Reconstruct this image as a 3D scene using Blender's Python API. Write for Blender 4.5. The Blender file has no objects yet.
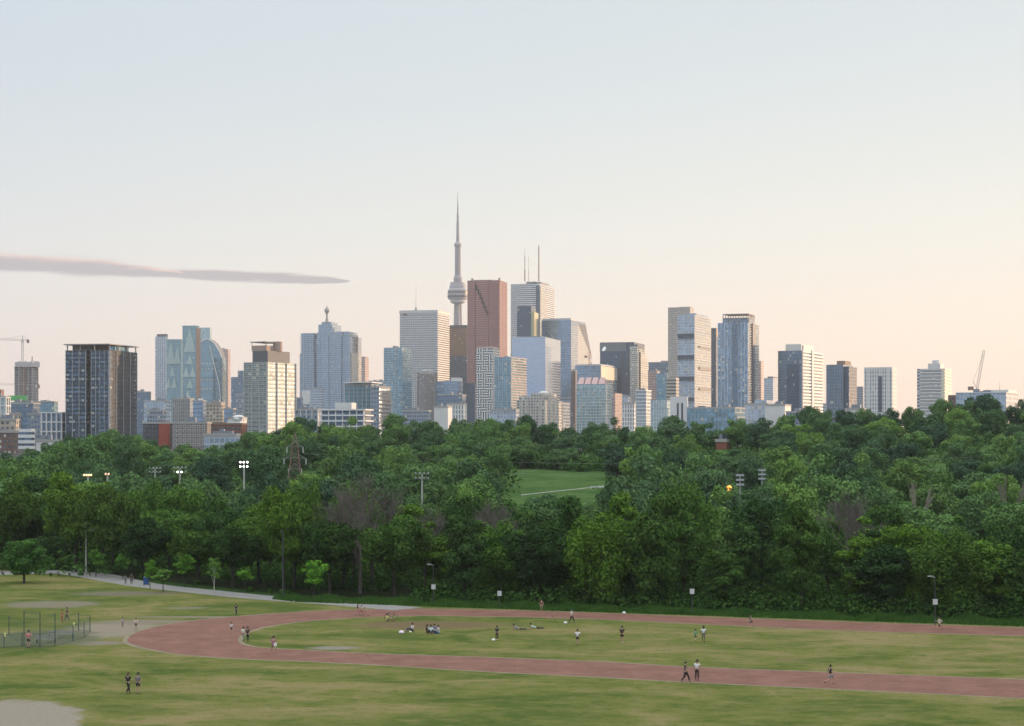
import bpy, bmesh, math, random
import numpy as np
from mathutils import Vector, Matrix
R=math.radians; PI=math.pi
random.seed(11); rng=np.random.default_rng(11)
sc=bpy.context.scene; C=sc.collection
F=2000.0; CX=512.0; HY=437.0; CZ=23.0          # focal length in pixels, horizon row, eye height
def wx(px,Y): return (px-CX)*Y/F
def wz(py,Y): return CZ-(py-HY)*Y/F
def gp(px,py,z=0.0):
    Y=(CZ-z)*F/(py-HY); return ((px-CX)*Y/F, Y, z)
def lerp(a,b,t): return a+(b-a)*t
def clamp(v,a=0.,b=1.): return max(a,min(b,v))
def interp(tab,x):
    if x<=tab[0][0]: return tab[0][1]
    for (a,b),(c,d) in zip(tab,tab[1:]):
        if x<=c: return lerp(b,d,(x-a)/(c-a))
    return tab[-1][1]
HT=[(0,0),(400,0),(470,2),(520,6.5),(640,13),(740,17),(900,17),(2000,13),(9000,10)]
def hgt(X,Y):
    h=interp(HT,Y)
    k=clamp((Y-450)/250)
    h+=clamp((X-40)/150)*7*k*(1 if Y<900 else clamp((1100-Y)/200))
    h-=clamp((-70-X)/70)*8*k*(1 if Y<900 else clamp((1100-Y)/200))
    if Y<1400:
        s=clamp((X-(330+.02*Y))/130); s=s*s*(3-2*s); e=clamp((1350-Y)/250)*clamp((Y-20)/150)
        h+=44*s*e  # ridge added out of view on the right to block the low sun
    return h
# ---------------------------------------------------------------- node helpers
class E:
    def __init__(s,nt,v): s.nt=nt; s.v=v
    def _m(s,op,*o,**k):
        n=s.nt.nodes.new('ShaderNodeMath'); n.operation=op; n.use_clamp=k.get('clamp',False)
        for i,q in enumerate((s,)+o):
            q=q.v if isinstance(q,E) else q
            if isinstance(q,(int,float)): n.inputs[i].default_value=q
            else: s.nt.links.new(q,n.inputs[i])
        return E(s.nt,n.outputs[0])
    def __add__(s,o): return s._m('ADD',o)
    def __radd__(s,o): return s._m('ADD',o)
    def __sub__(s,o): return s._m('SUBTRACT',o)
    def __rsub__(s,o): return (s*-1.0)+o
    def __mul__(s,o): return s._m('MULTIPLY',o)
    def __rmul__(s,o): return s._m('MULTIPLY',o)
    def __truediv__(s,o): return s._m('DIVIDE',o)
    def fract(s): return s._m('FRACT')
    def floor(s): return s._m('FLOOR')
    def abs(s): return s._m('ABSOLUTE')
    def lt(s,o): return s._m('LESS_THAN',o)
    def gt(s,o): return s._m('GREATER_THAN',o)
    def max(s,o): return s._m('MAXIMUM',o)
    def min(s,o): return s._m('MINIMUM',o)
    def pw(s,o): return s._m('POWER',o)
    def sqrt(s): return s._m('SQRT')
    def clamp(s): return s._m('ADD',0.0,clamp=True)
    def sstep(s,a,b):
        n=s.nt.nodes.new('ShaderNodeMapRange'); n.interpolation_type='SMOOTHSTEP'
        s.nt.links.new(s.v,n.inputs[0]); n.inputs[1].default_value=a; n.inputs[2].default_value=b
        return E(s.nt,n.outputs[0])
def mixc(nt,f,a,b,mode='MIX'):
    n=nt.nodes.new('ShaderNodeMix'); n.data_type='RGBA'; n.blend_type=mode
    for i,q in ((0,f),(6,a),(7,b)):
        q=q.v if isinstance(q,E) else q
        if isinstance(q,(int,float)): n.inputs[i].default_value=q
        elif isinstance(q,(tuple,list)): n.inputs[i].default_value=(*q[:3],1)
        else: nt.links.new(q,n.inputs[i])
    return n.outputs[2]
def noise(nt,vec,scale,detail=3,rough=.55,out=0,dist=0.0):
    n=nt.nodes.new('ShaderNodeTexNoise'); n.inputs['Scale'].default_value=scale; n.inputs['Detail'].default_value=detail
    n.inputs['Roughness'].default_value=rough; n.inputs['Distortion'].default_value=dist
    nt.links.new(vec,n.inputs['Vector']); return E(nt,n.outputs[out])
def newmat(name):
    m=bpy.data.materials.new(name); m.use_nodes=True; nt=m.node_tree; b=nt.nodes['Principled BSDF']; return m,nt,b
MATS={}
def plain(name,col,rough=.7,metal=0.0,var=.15,scale=1.5,spec=.4):
    if name in MATS: return MATS[name]
    m,nt,b=newmat(name); b.inputs['Roughness'].default_value=rough; b.inputs['Metallic'].default_value=metal
    b.inputs['Specular IOR Level'].default_value=spec
    tc=nt.nodes.new('ShaderNodeTexCoord')
    n=noise(nt,tc.outputs['Object'],scale)
    c=mixc(nt,n,[v*(1-var) for v in col],[v*(1+var) for v in col]); nt.links.new(c,b.inputs['Base Color'])
    MATS[name]=m; return m
def emit(name,col,s):
    if name in MATS: return MATS[name]
    m,nt,b=newmat(name); b.inputs['Base Color'].default_value=(*col,1); b.inputs['Emission Color'].default_value=(*col,1)
    b.inputs['Emission Strength'].default_value=s; MATS[name]=m; return m
def facade(name,wall,glass,fh=3.8,bay=3.0,ww=.8,wh=.6,metal=.5,rough=.12,var=.5,tilt=.04,light=.12,lightcol=(.5,.5,.46),big=0.0,wrough=.6,wmetal=0.0):
    """curtain wall in metres: panes in a grid of bays and floors, each pane with its own tint and a slight tilt"""
    if name in MATS: return MATS[name]
    light*=.45; var*=.75
    m,nt,b=newmat(name)
    uv=nt.nodes.new('ShaderNodeUVMap'); sp=nt.nodes.new('ShaderNodeSeparateXYZ'); nt.links.new(uv.outputs[0],sp.inputs[0])
    u=E(nt,sp.outputs[0])/bay; v=E(nt,sp.outputs[1])/fh
    cb=nt.nodes.new('ShaderNodeCombineXYZ'); nt.links.new(u.floor().v,cb.inputs[0]); nt.links.new(v.floor().v,cb.inputs[1])
    oi=nt.nodes.new('ShaderNodeObjectInfo')
    wn=nt.nodes.new('ShaderNodeTexWhiteNoise'); wn.noise_dimensions='4D'; nt.links.new(cb.outputs[0],wn.inputs['Vector']); nt.links.new(oi.outputs['Random'],wn.inputs['W'])
    r=E(nt,wn.outputs[0])
    mask=((u.fract()-(1-ww)/2).gt(0.0))*((u.fract()-(1+ww)/2).lt(0.0))*((v.fract()-(1-wh)*.6).gt(0.0))*((v.fract()-(1-(1-wh)*.4)).lt(0.0))
    g=mixc(nt,r,[c*(1-var) for c in glass],[c*(1+var) for c in glass])
    g=mixc(nt,r.lt(light),g,lightcol)
    nz=noise(nt,uv.outputs[0],.05,3)
    w=mixc(nt,nz,[c*.85 for c in wall],[c*1.12 for c in wall])
    nt.links.new(mixc(nt,mask,w,g),b.inputs['Base Color'])
    gm=mask*(1.0-r.lt(light))
    nt.links.new((gm*(metal-wmetal)+wmetal).v,b.inputs['Metallic'])
    nt.links.new((gm*(rough-wrough)+wrough).v,b.inputs['Roughness'])
    ge=nt.nodes.new('ShaderNodeNewGeometry')
    su=nt.nodes.new('ShaderNodeVectorMath'); su.operation='SUBTRACT'; nt.links.new(wn.outputs['Color'],su.inputs[0]); su.inputs[1].default_value=(.5,.5,.5)
    scl=nt.nodes.new('ShaderNodeVectorMath'); scl.operation='SCALE'; nt.links.new(su.outputs[0],scl.inputs[0]); nt.links.new((gm*tilt).v,scl.inputs['Scale'])
    ad=nt.nodes.new('ShaderNodeVectorMath'); nt.links.new(ge.outputs['Normal'],ad.inputs[0]); nt.links.new(scl.outputs[0],ad.inputs[1])
    no=nt.nodes.new('ShaderNodeVectorMath'); no.operation='NORMALIZE'; nt.links.new(ad.outputs[0],no.inputs[0]); nt.links.new(no.outputs[0],b.inputs['Normal'])
    MATS[name]=m; return m
# ---------------------------------------------------------------- object helpers
def link(o,parent=None):
    C.objects.link(o)
    if parent is not None: o.parent=parent
    return o
def thing(name,label,cat,loc=(0,0,0),group=None,rz=0.0):
    o=bpy.data.objects.new(name,None); link(o); o.location=loc; o.rotation_euler=(0,0,rz); o.empty_display_size=.5
    o['label']=label; o['category']=cat
    if group: o['group']=group
    return o
def tag(o,label,cat,group=None):
    o['label']=label; o['category']=cat
    if group: o['group']=group
    return o
class MB:
    def __init__(s): s.v=[]; s.f=[]; s.uv=[]; s.mi=[]
    def face(s,pts,uvs=None,mi=0):
        i=len(s.v); s.v+= [tuple(p) for p in pts]; s.f.append(tuple(range(i,i+len(pts)))); s.uv.append(uvs or [(p[0]+p[1],p[2]) for p in pts]); s.mi.append(mi)
    def prism(s,poly,z0,z1,mi=0,top=1,v0=None):
        n=len(poly); v0=z0 if v0 is None else v0
        tops=z1 if isinstance(z1,(list,tuple)) else [z1]*n
        for k in range(n):
            a=poly[k]; b=poly[(k+1)%n]; L=math.dist(a,b); ta,tb=tops[k],tops[(k+1)%n]
            s.face([(a[0],a[1],z0),(b[0],b[1],z0),(b[0],b[1],tb),(a[0],a[1],ta)],[(0,z0-v0),(L,z0-v0),(L,tb-v0),(0,ta-v0)],mi)
        s.face([(p[0],p[1],t) for p,t in zip(poly,tops)],None,top)
        s.face([(p[0],p[1],z0) for p in reversed(poly)],None,top)
    def box(s,x0,x1,y0,y1,z0,z1,mi=0): s.prism([(x0,y0),(x1,y0),(x1,y1),(x0,y1)],z0,z1,mi,mi)
    def tube(s,p,q,r0,r1=None,n=6,mi=0,cap=True):
        p=Vector(p);q=Vector(q);r1=r0 if r1 is None else r1
        d=(q-p); 
        if d.length<1e-6: return
        d.normalize(); a=d.orthogonal().normalized(); b=d.cross(a)
        i=len(s.v)
        for c,r in ((p,r0),(q,r1)):
            for k in range(n):
                t=2*PI*k/n; s.v.append(tuple(c+a*math.cos(t)*r+b*math.sin(t)*r))
        for k in range(n):
            k2=(k+1)%n; s.f.append((i+k,i+k2,i+n+k2,i+n+k)); s.uv.append([(0,0)]*4); s.mi.append(mi)
        if cap:
            s.f.append(tuple(i+n-1-k for k in range(n))); s.uv.append([(0,0)]*n); s.mi.append(mi)
            s.f.append(tuple(i+n+k for k in range(n))); s.uv.append([(0,0)]*n); s.mi.append(mi)
    def lathe(s,prof,cx=0,cy=0,n=24,mi=0):
        i=len(s.v)
        for r,z in prof:
            for k in range(n):
                t=2*PI*k/n; s.v.append((cx+r*math.cos(t),cy+r*math.sin(t),z))
        for j in range(len(prof)-1):
            for k in range(n):
                k2=(k+1)%n; s.f.append((i+j*n+k,i+j*n+k2,i+(j+1)*n+k2,i+(j+1)*n+k)); s.mi.append(mi)
                c=2*PI*max(prof[0][0],1); s.uv.append([(c*k/n,prof[j][1]),(c*(k+1)/n,prof[j][1]),(c*(k+1)/n,prof[j+1][1]),(c*k/n,prof[j+1][1])])
        for j in (0,len(prof)-1):
            idx=[i+j*n+k for k in range(n)]
            if j==0: idx.reverse()
            s.f.append(tuple(idx)); s.uv.append([(0,0)]*n); s.mi.append(mi)
    def ball(s,c,r,n=8,mi=0,sz=1.0):
        s.lathe([(max(.001,r*math.sin(PI*j/n)),c[2]-r*sz*math.cos(PI*j/n)) for j in range(n+1)],c[0],c[1],n*2,mi)
    def build(s,name,mats,parent=None,origin=None,smooth=False):
        me=bpy.data.meshes.new(name)
        v=s.v
        if origin is not None: v=[(a-origin[0],b-origin[1],c-origin[2]) for a,b,c in v]
        me.from_pydata(v,[],s.f)
        for m in (mats if isinstance(mats,(list,tuple)) else [mats]): me.materials.append(m)
        ul=me.uv_layers.new(name='UVMap'); ul.data.foreach_set('uv',np.array([c for q in s.uv for p in q for c in p],dtype=np.float32))
        nm=len(me.materials); me.polygons.foreach_set('material_index',[min(k,nm-1) for k in s.mi])
        if smooth: me.polygons.foreach_set('use_smooth',[True]*len(me.polygons))
        me.update()
        o=bpy.data.objects.new(name,me); link(o,parent)
        if origin is not None and parent is None: o.location=origin
        return o
def quads_mesh(name,P,mats,Fc=None):
    """P: (n,4,3) array of quads"""
    n=len(P); me=bpy.data.meshes.new(name)
    me.vertices.add(n*4); me.vertices.foreach_set('co',P.reshape(-1).astype(np.float32))
    me.loops.add(n*4); me.loops.foreach_set('vertex_index',np.arange(n*4,dtype=np.int32))
    me.polygons.add(n); me.polygons.foreach_set('loop_start',np.arange(0,n*4,4,dtype=np.int32)); me.polygons.foreach_set('loop_total',np.full(n,4,dtype=np.int32))
    for m in mats: me.materials.append(m)
    me.update(); me.validate(); return me
EXPO=0.0; SUN=4.6; SKYS=1.0; HAZE=4.4e-5; HAZEC=(.90,.94,1,1)
SKYW=[(0,(.94,.72,.60)),(.05,(.88,.75,.665)),(.10,(.775,.765,.735)),(.16,(.67,.71,.73)),(.24,(.59,.66,.715)),(.6,(1.28,1.36,1.38)),(1.0,(1.75,1.80,1.76))]
SKYE=[(0,(.34,.44,.62)),(.08,(.40,.48,.66)),(.2,(.45,.55,.72)),(.6,(1.28,1.36,1.38)),(1.0,(1.75,1.80,1.76))]
CLOUD=(.36,.335,.41); CLOUDTOP=(.72,.52,.50)
GR_GREEN=(.090,.125,.032); GR_MID=(.170,.180,.056); GR_DRY=(.28,.228,.110)
TR_A=(.142,.064,.046); TR_B=(.232,.114,.088)
LF_A=(.022,.060,.014); LF_B=(.140,.255,.062)
# ---------------------------------------------------------------- camera, world, sun, haze
cam=bpy.data.cameras.new('camera'); co=link(bpy.data.objects.new('camera',cam)); co.location=(0,0,CZ); co.rotation_euler=(R(90),0,0)
cam.sensor_width=36; cam.lens=F/1024*36; cam.shift_y=(HY-363)/1024; cam.clip_end=30000; cam.clip_start=1; sc.camera=co
sc.view_settings.view_transform='Standard'; sc.view_settings.look='None'; sc.view_settings.gamma=1; sc.view_settings.exposure=EXPO
SAZ,SEL=60.0,2.6
sd=Vector((math.sin(R(SAZ))*math.cos(R(SEL)),math.cos(R(SAZ))*math.cos(R(SEL)),math.sin(R(SEL))))
su=bpy.data.lights.new('sun','SUN'); su.energy=SUN; su.angle=R(.6); su.color=(1,.64,.37)
so=link(bpy.data.objects.new('sun',su)); so.rotation_euler=(-sd).to_track_quat('-Z','Y').to_euler(); so.location=(0,0,900)
w=bpy.data.worlds.new('World'); sc.world=w; w.use_nodes=True; nt=w.node_tree; nt.nodes.clear()
out=nt.nodes.new('ShaderNodeOutputWorld'); bg=nt.nodes.new('ShaderNodeBackground'); bg2=nt.nodes.new('ShaderNodeBackground'); add=nt.nodes.new('ShaderNodeAddShader')
sky=nt.nodes.new('ShaderNodeTexSky'); sky.sky_type='NISHITA'; sky.sun_disc=False; sky.sun_elevation=R(SEL); sky.sun_rotation=R(SAZ); sky.altitude=100
nt.links.new(sky.outputs[0],bg.inputs[0]); bg.inputs[1].default_value=.05
tc=nt.nodes.new('ShaderNodeTexCoord'); sp=nt.nodes.new('ShaderNodeSeparateXYZ'); nt.links.new(tc.outputs['Generated'],sp.inputs[0])
x=E(nt,sp.outputs[0]); y=E(nt,sp.outputs[1]); z=E(nt,sp.outputs[2])
def ramp(fac,stops):
    n=nt.nodes.new('ShaderNodeValToRGB'); nt.links.new(fac.v,n.inputs[0]); el=n.color_ramp.elements
    while len(el)<len(stops): el.new(.5)
    for e,(p,c) in zip(el,stops): e.position=p; e.color=(*c,1)
    return n.outputs[0]
west=ramp(z.max(0.0),SKYW); east=ramp(z.max(0.0),SKYE)
side=(x*sd.x+y*sd.y).sstep(-.55,.75)
col=mixc(nt,side,east,west)
# brighter towards the sunset on the right
glow=((x*sd.x+y*sd.y).sstep(.45,1.0))*(1.0-z.sstep(0.0,.35))
col=mixc(nt,glow*.2,col,(1.12,.88,.74))
# the long flat cloud bank low on the left, drawn by direction in the sky
yy=y.max(.05); u=x/yy; v=z/yy
cv=nt.nodes.new('ShaderNodeCombineXYZ'); nt.links.new((u*9.0).v,cv.inputs[0]); nt.links.new((v*75.0).v,cv.inputs[1])
nz=noise(nt,cv.outputs[0],1.0,5,.6); nz2=noise(nt,cv.outputs[0],3.2,6,.68)
def lens(u0,u1,v0,v1,th,pw=.6):
    t=((u-u0)/(u1-u0)).clamp(); vc=t*(v1-v0)+v0+(nz-.5)*.009
    h=((t*(1.0-t)*4.0).pw(pw))*th+1e-5
    d=((v-vc)/h).abs()
    return (1.0-(d+(nz2-.5)*1.1).sstep(.45,1.2))*(u.gt(min(u0,u1)))*(u.lt(max(u0,u1)))*(y.gt(0.1)), (v-vc)/h
m1,d1=lens((-240-512)/F,(186-512)/F,(437-251)/F,(437-273)/F,.0053)
m2,d2=lens((118-512)/F,(350-512)/F,(437-271)/F,(437-281)/F,.0034)
cm=(m1.max(m2)*.97).clamp()
cc=mixc(nt,(d1*m1.gt(.2)+d2*m2.gt(.2)*.5).sstep(.1,1.0),CLOUD,CLOUDTOP)
col=mixc(nt,cm,col,cc)
nt.links.new(col,bg2.inputs[0]); bg2.inputs[1].default_value=SKYS
nt.links.new(bg.outputs[0],add.inputs[0]); nt.links.new(bg2.outputs[0],add.inputs[1]); nt.links.new(add.outputs[0],out.inputs[0])
hz=MB(); hz.box(-2700,2700,-60,7200,-6,640)
m=bpy.data.materials.new('haze_air'); m.use_nodes=True; n2=m.node_tree; n2.nodes.clear(); o2=n2.nodes.new('ShaderNodeOutputMaterial'); pv=n2.nodes.new('ShaderNodeVolumePrincipled')
pv.inputs['Color'].default_value=HAZEC; pv.inputs['Density'].default_value=HAZE; pv.inputs['Anisotropy'].default_value=.0
n2.links.new(pv.outputs[0],o2.inputs['Volume'])
if HAZE>0:
    ho=hz.build('haze',m); ho['kind']='stuff'
sc.cycles.max_bounces=6; sc.cycles.diffuse_bounces=3; sc.cycles.glossy_bounces=2; sc.cycles.transparent_max_bounces=12; sc.cycles.volume_bounces=1; sc.cycles.transmission_bounces=2
sc.cycles.use_denoising=True; sc.cycles.sample_clamp_indirect=6; sc.cycles.caustics_reflective=False; sc.cycles.caustics_refractive=False
# ---------------------------------------------------------------- ground
def st(o): o['kind']='structure'; return o
m,nt,b=newmat('ground_cover'); ge=nt.nodes.new('ShaderNodeNewGeometry'); P=ge.outputs['Position']
sp=nt.nodes.new('ShaderNodeSeparateXYZ'); nt.links.new(P,sp.inputs[0]); X=E(nt,sp.outputs[0]); Y=E(nt,sp.outputs[1])
mp=nt.nodes.new('ShaderNodeMapping'); nt.links.new(P,mp.inputs[0]); mp.inputs['Scale'].default_value=(.8,1,1); mp.inputs['Rotation'].default_value=(0,0,R(18))
n1=noise(nt,mp.outputs[0],.085,5,.6,dist=.9); n2_=noise(nt,mp.outputs[0],.3,5,.6); n3=noise(nt,P,2.2,4,.7); n4=noise(nt,mp.outputs[0],.022,3)
infield=((X+ -5.0)*.35+Y-222.0).abs().sstep(34.0,14.0)*(X.sstep(-25.0,5.0))
f=(n1*.6+n2_*.25+n4*.35-.1)+infield*.06
c=mixc(nt,f.sstep(.40,.53),GR_GREEN,GR_MID); c=mixc(nt,f.sstep(.50,.64),c,GR_DRY)
c=mixc(nt,n3.sstep(.3,.75)*.35,c,(.05,.085,.02)); n5=noise(nt,mp.outputs[0],.6,6,.75); c=mixc(nt,n5.sstep(.5,.66)*.55,c,(.20,.17,.085)); c=mixc(nt,n5.sstep(.48,.33)*.4,c,(.045,.09,.028))
brn=((noise(nt,mp.outputs[0],.12,4,.6,dist=1.0)).sstep(.56,.72))*.6
infield=((X+ -5.0)*.35+Y-222.0).abs().sstep(34.0,14.0)*(X.sstep(-25.0,5.0))
c=mixc(nt,brn*(infield*.9+.3),c,(.19,.155,.085))
def patch(px,py,rx,ry,colr,soft=.35,amp=.9):
    global c
    x0,y0,_=gp(px,py); 
    d=(((X-x0)/rx).pw(2.0)+((Y-y0)/ry).pw(2.0)).sqrt()+(n2_-.5)*amp*1.5+(n3-.5)*amp*.5+(n1-.5)*amp*.7
    c=mixc(nt,1.0-d.sstep(1-soft,1+soft),c,colr)
sand=(.27,.235,.185); clay=(.23,.20,.155); gsand=(.25,.225,.195)
for a in ((50,604.5,6.0,5.5,(.21,.19,.14)),(128,593.5,7.5,4,(.17,.16,.11)),(186,608,2.8,1.6,(.2,.185,.13)),(112,630,5.5,10,sand),(100,643,3.5,2.2,clay),(140,622,6,3,clay),
          (30,638,6.5,9,(.125,.14,.085)),(60,640,4,6,(.14,.15,.095)),(336,648,2.6,1.8,gsand),(430,625,9,5,(.17,.13,.075)),(350,594,3.5,7,(.16,.125,.09)),(365,613,5,2,clay),(205,617,9,1.2,clay)): patch(*a)
patch(-22,729,7.3,17.0,mixc(nt,n3,(.22,.19,.155),(.36,.32,.27)),soft=.06,amp=.34)
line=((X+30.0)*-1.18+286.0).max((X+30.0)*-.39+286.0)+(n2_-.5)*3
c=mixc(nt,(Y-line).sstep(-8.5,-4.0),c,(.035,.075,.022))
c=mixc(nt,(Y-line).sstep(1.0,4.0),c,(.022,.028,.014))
c=mixc(nt,(Y).sstep(440.0,480.0),c,mixc(nt,(n1*.6+n2_*.5-.05).sstep(.35,.65),(.045,.10,.030),(.095,.155,.050)))
c=mixc(nt,(Y).sstep(780.0,860.0),c,(.09,.09,.085))
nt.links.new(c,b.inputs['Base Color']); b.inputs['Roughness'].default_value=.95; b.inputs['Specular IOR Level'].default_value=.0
bp=nt.nodes.new('ShaderNodeBump'); bp.inputs['Strength'].default_value=.7; bp.inputs['Distance'].default_value=.5; nt.links.new(n3.v,bp.inputs['Height']); nt.links.new(bp.outputs[0],b.inputs['Normal'])
ys=list(np.arange(-40,400,40))+list(np.arange(400,1400,25))+list(np.arange(1400,7101,300)); xs=list(np.arange(-2600,-400,200))+list(np.arange(-400,700,20))+list(np.arange(700,2601,190))
V=[(float(a),float(b_),hgt(a,b_)) for b_ in ys for a in xs]; nx=len(xs)
Fc=[(j*nx+i,j*nx+i+1,(j+1)*nx+i+1,(j+1)*nx+i) for j in range(len(ys)-1) for i in range(nx-1)]
me=bpy.data.meshes.new('ground'); me.from_pydata(V,[],Fc); me.materials.append(m); me.polygons.foreach_set('use_smooth',[True]*len(Fc)); g=st(link(bpy.data.objects.new('ground',me)))
def smooth(pts,k=6):
    P=[pts[0]]+list(pts)+[pts[-1]]; out=[]
    for i in range(1,len(P)-2):
        for j in range(k):
            t=j/k; a,b_,c_,d=P[i-1],P[i],P[i+1],P[i+2]
            out.append(tuple(.5*(2*b_[q]+(c_[q]-a[q])*t+(2*a[q]-5*b_[q]+4*c_[q]-d[q])*t*t+(3*b_[q]-a[q]-3*c_[q]+d[q])*t**3) for q in range(2)))
    out.append(tuple(pts[-1])); return out
outer=[(1400,642),(1100,631),(1024,628),(860,622.5),(700,617),(580,612.5),(460,609.3),(380,609.3),(320,611),(270,614),(225,617.5),(190,621),(160,626),(138,632),(128.5,638),(131,644),(160,651),(200,656),(260,659.5),(300,661),(382,665),(480,671),(600,677),(700,682.5),(860,690),(1024,698),(1100,702),(1400,722)]
inner=[(1400,653),(1100,639.5),(1024,636),(860,631),(720,625),(580,618.5),(460,616),(400,616),(340,618.5),(290,623),(260,628),(243,634),(238,640),(243,644.5),(262,647.8),(300,650),(380,654),(460,656.5),(600,662),(700,667.5),(860,673.5),(1024,679.6),(1100,683),(1400,700)]
def rows(pts): return [gp(a,b_)[:2] for a,b_ in smooth(pts)]
def resamp(pts,n):
    L=[0]
    for a,b_ in zip(pts,pts[1:]): L.append(L[-1]+math.dist(a,b_))
    out=[];j=0
    for k in range(n):
        s_=L[-1]*k/(n-1)
        while j<len(L)-2 and L[j+1]<s_: j+=1
        t=(s_-L[j])/max(1e-9,L[j+1]-L[j]); out.append((lerp(pts[j][0],pts[j+1][0],t),lerp(pts[j][1],pts[j+1][1],t)))
    return out
def strip(name,A,B,z,mat):
    n=300; A=resamp(A,n); B=resamp(B,n)
    v=[(p[0],p[1],z) for p in A]+[(p[0],p[1],z) for p in B]; f=[(i,n+i,n+i+1,i+1) for i in range(n-1)]
    me=bpy.data.meshes.new(name); me.from_pydata(v,[],f); me.materials.append(mat); me.update()
    if me.polygons[0].normal.z<0: me.flip_normals()
    return st(link(bpy.data.objects.new(name,me)))
def offs(pts,d):
    out=[]
    for i,p in enumerate(pts):
        a=pts[max(0,i-1)]; b_=pts[min(len(pts)-1,i+1)]; L=math.dist(a,b_) or 1; out.append((p[0]-(b_[1]-a[1])/L*d,p[1]+(b_[0]-a[0])/L*d))
    return out
def surf(name,a,b_,scale=.25,bands=None,edge=0):
    m,nt,b=newmat(name); ge=nt.nodes.new('ShaderNodeNewGeometry'); P=ge.outputs['Position']
    n1=noise(nt,P,scale,5,.65); n2=noise(nt,P,scale*9,4,.7)
    n3=noise(nt,P,scale*3,5,.7,dist=1.5); c=mixc(nt,(n1*.6+n2*.2+n3*.25).sstep(.35,.7),a,b_); nt.links.new(c,b.inputs['Base Color']); b.inputs['Roughness'].default_value=.9; b.inputs['Specular IOR Level'].default_value=.2
    return m
A=rows(outer); B=rows(inner)
# worn sandy margin each side of the running track, then the red cinder surface
strip('track_margin',resamp(offs(A,-.55),300),resamp(offs(B,.5),300),.004,surf('margin_dirt',(.27,.22,.16),(.15,.14,.075),.35))
strip('running_track',A,B,.008,surf('cinder',TR_A,TR_B,.3))
path=[(-60,574),(0,573),(60,572),(89,574.5),(127,582),(152,586),(203,591.5),(260,597.3),(330,602.5),(408,609)]
Pp=rows(path); wd=lambda i,n:1.0
L=[];Rr=[]
for i,(p,q,r) in enumerate(zip(Pp,offs(Pp,1),offs(Pp,-1))):
    t=i/len(Pp); hw=lerp(5.4,2.8,clamp(t*2.2)); L.append((p[0]+(q[0]-p[0])*hw,p[1]+(q[1]-p[1])*hw)); Rr.append((p[0]+(r[0]-p[0])*hw,p[1]+(r[1]-p[1])*hw))
strip('footpath',L,Rr,.012,surf('asphalt_path',(.20,.195,.19),(.27,.265,.26),.4))
v0=(wx(521,505),505);v1=(wx(604,610),600)
hp=[]
for k in range(41):
    t=k/40; a=lerp(521,604,t); y_=lerp(495.5,486.5,t); 
    Yk=lerp(530,570,t)
    for _ in range(30):
        zz=hgt(wx(a,Yk),Yk); Yk+= ( (zz-wz(y_,Yk)) )*-6 if False else 0
    # march along the view ray to the slope
    Yk=480
    while Yk<700 and wz(y_,Yk)>hgt(wx(a,Yk),Yk): Yk+=.5
    hp.append((wx(a,Yk),Yk))
v=[];f=[]
for k,(a,b_) in enumerate(hp):
    for s_ in (0,1.5): v.append((a,b_+s_,hgt(a,b_+s_)+.06))
    if k: f.append((2*k-2,2*k,2*k+1,2*k-1))
me=bpy.data.meshes.new('hill_path'); me.from_pydata(v,[],f); me.materials.append(plain('pale_concrete',(.40,.40,.38),.8)); st(link(bpy.data.objects.new('hill_path',me)))
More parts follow.
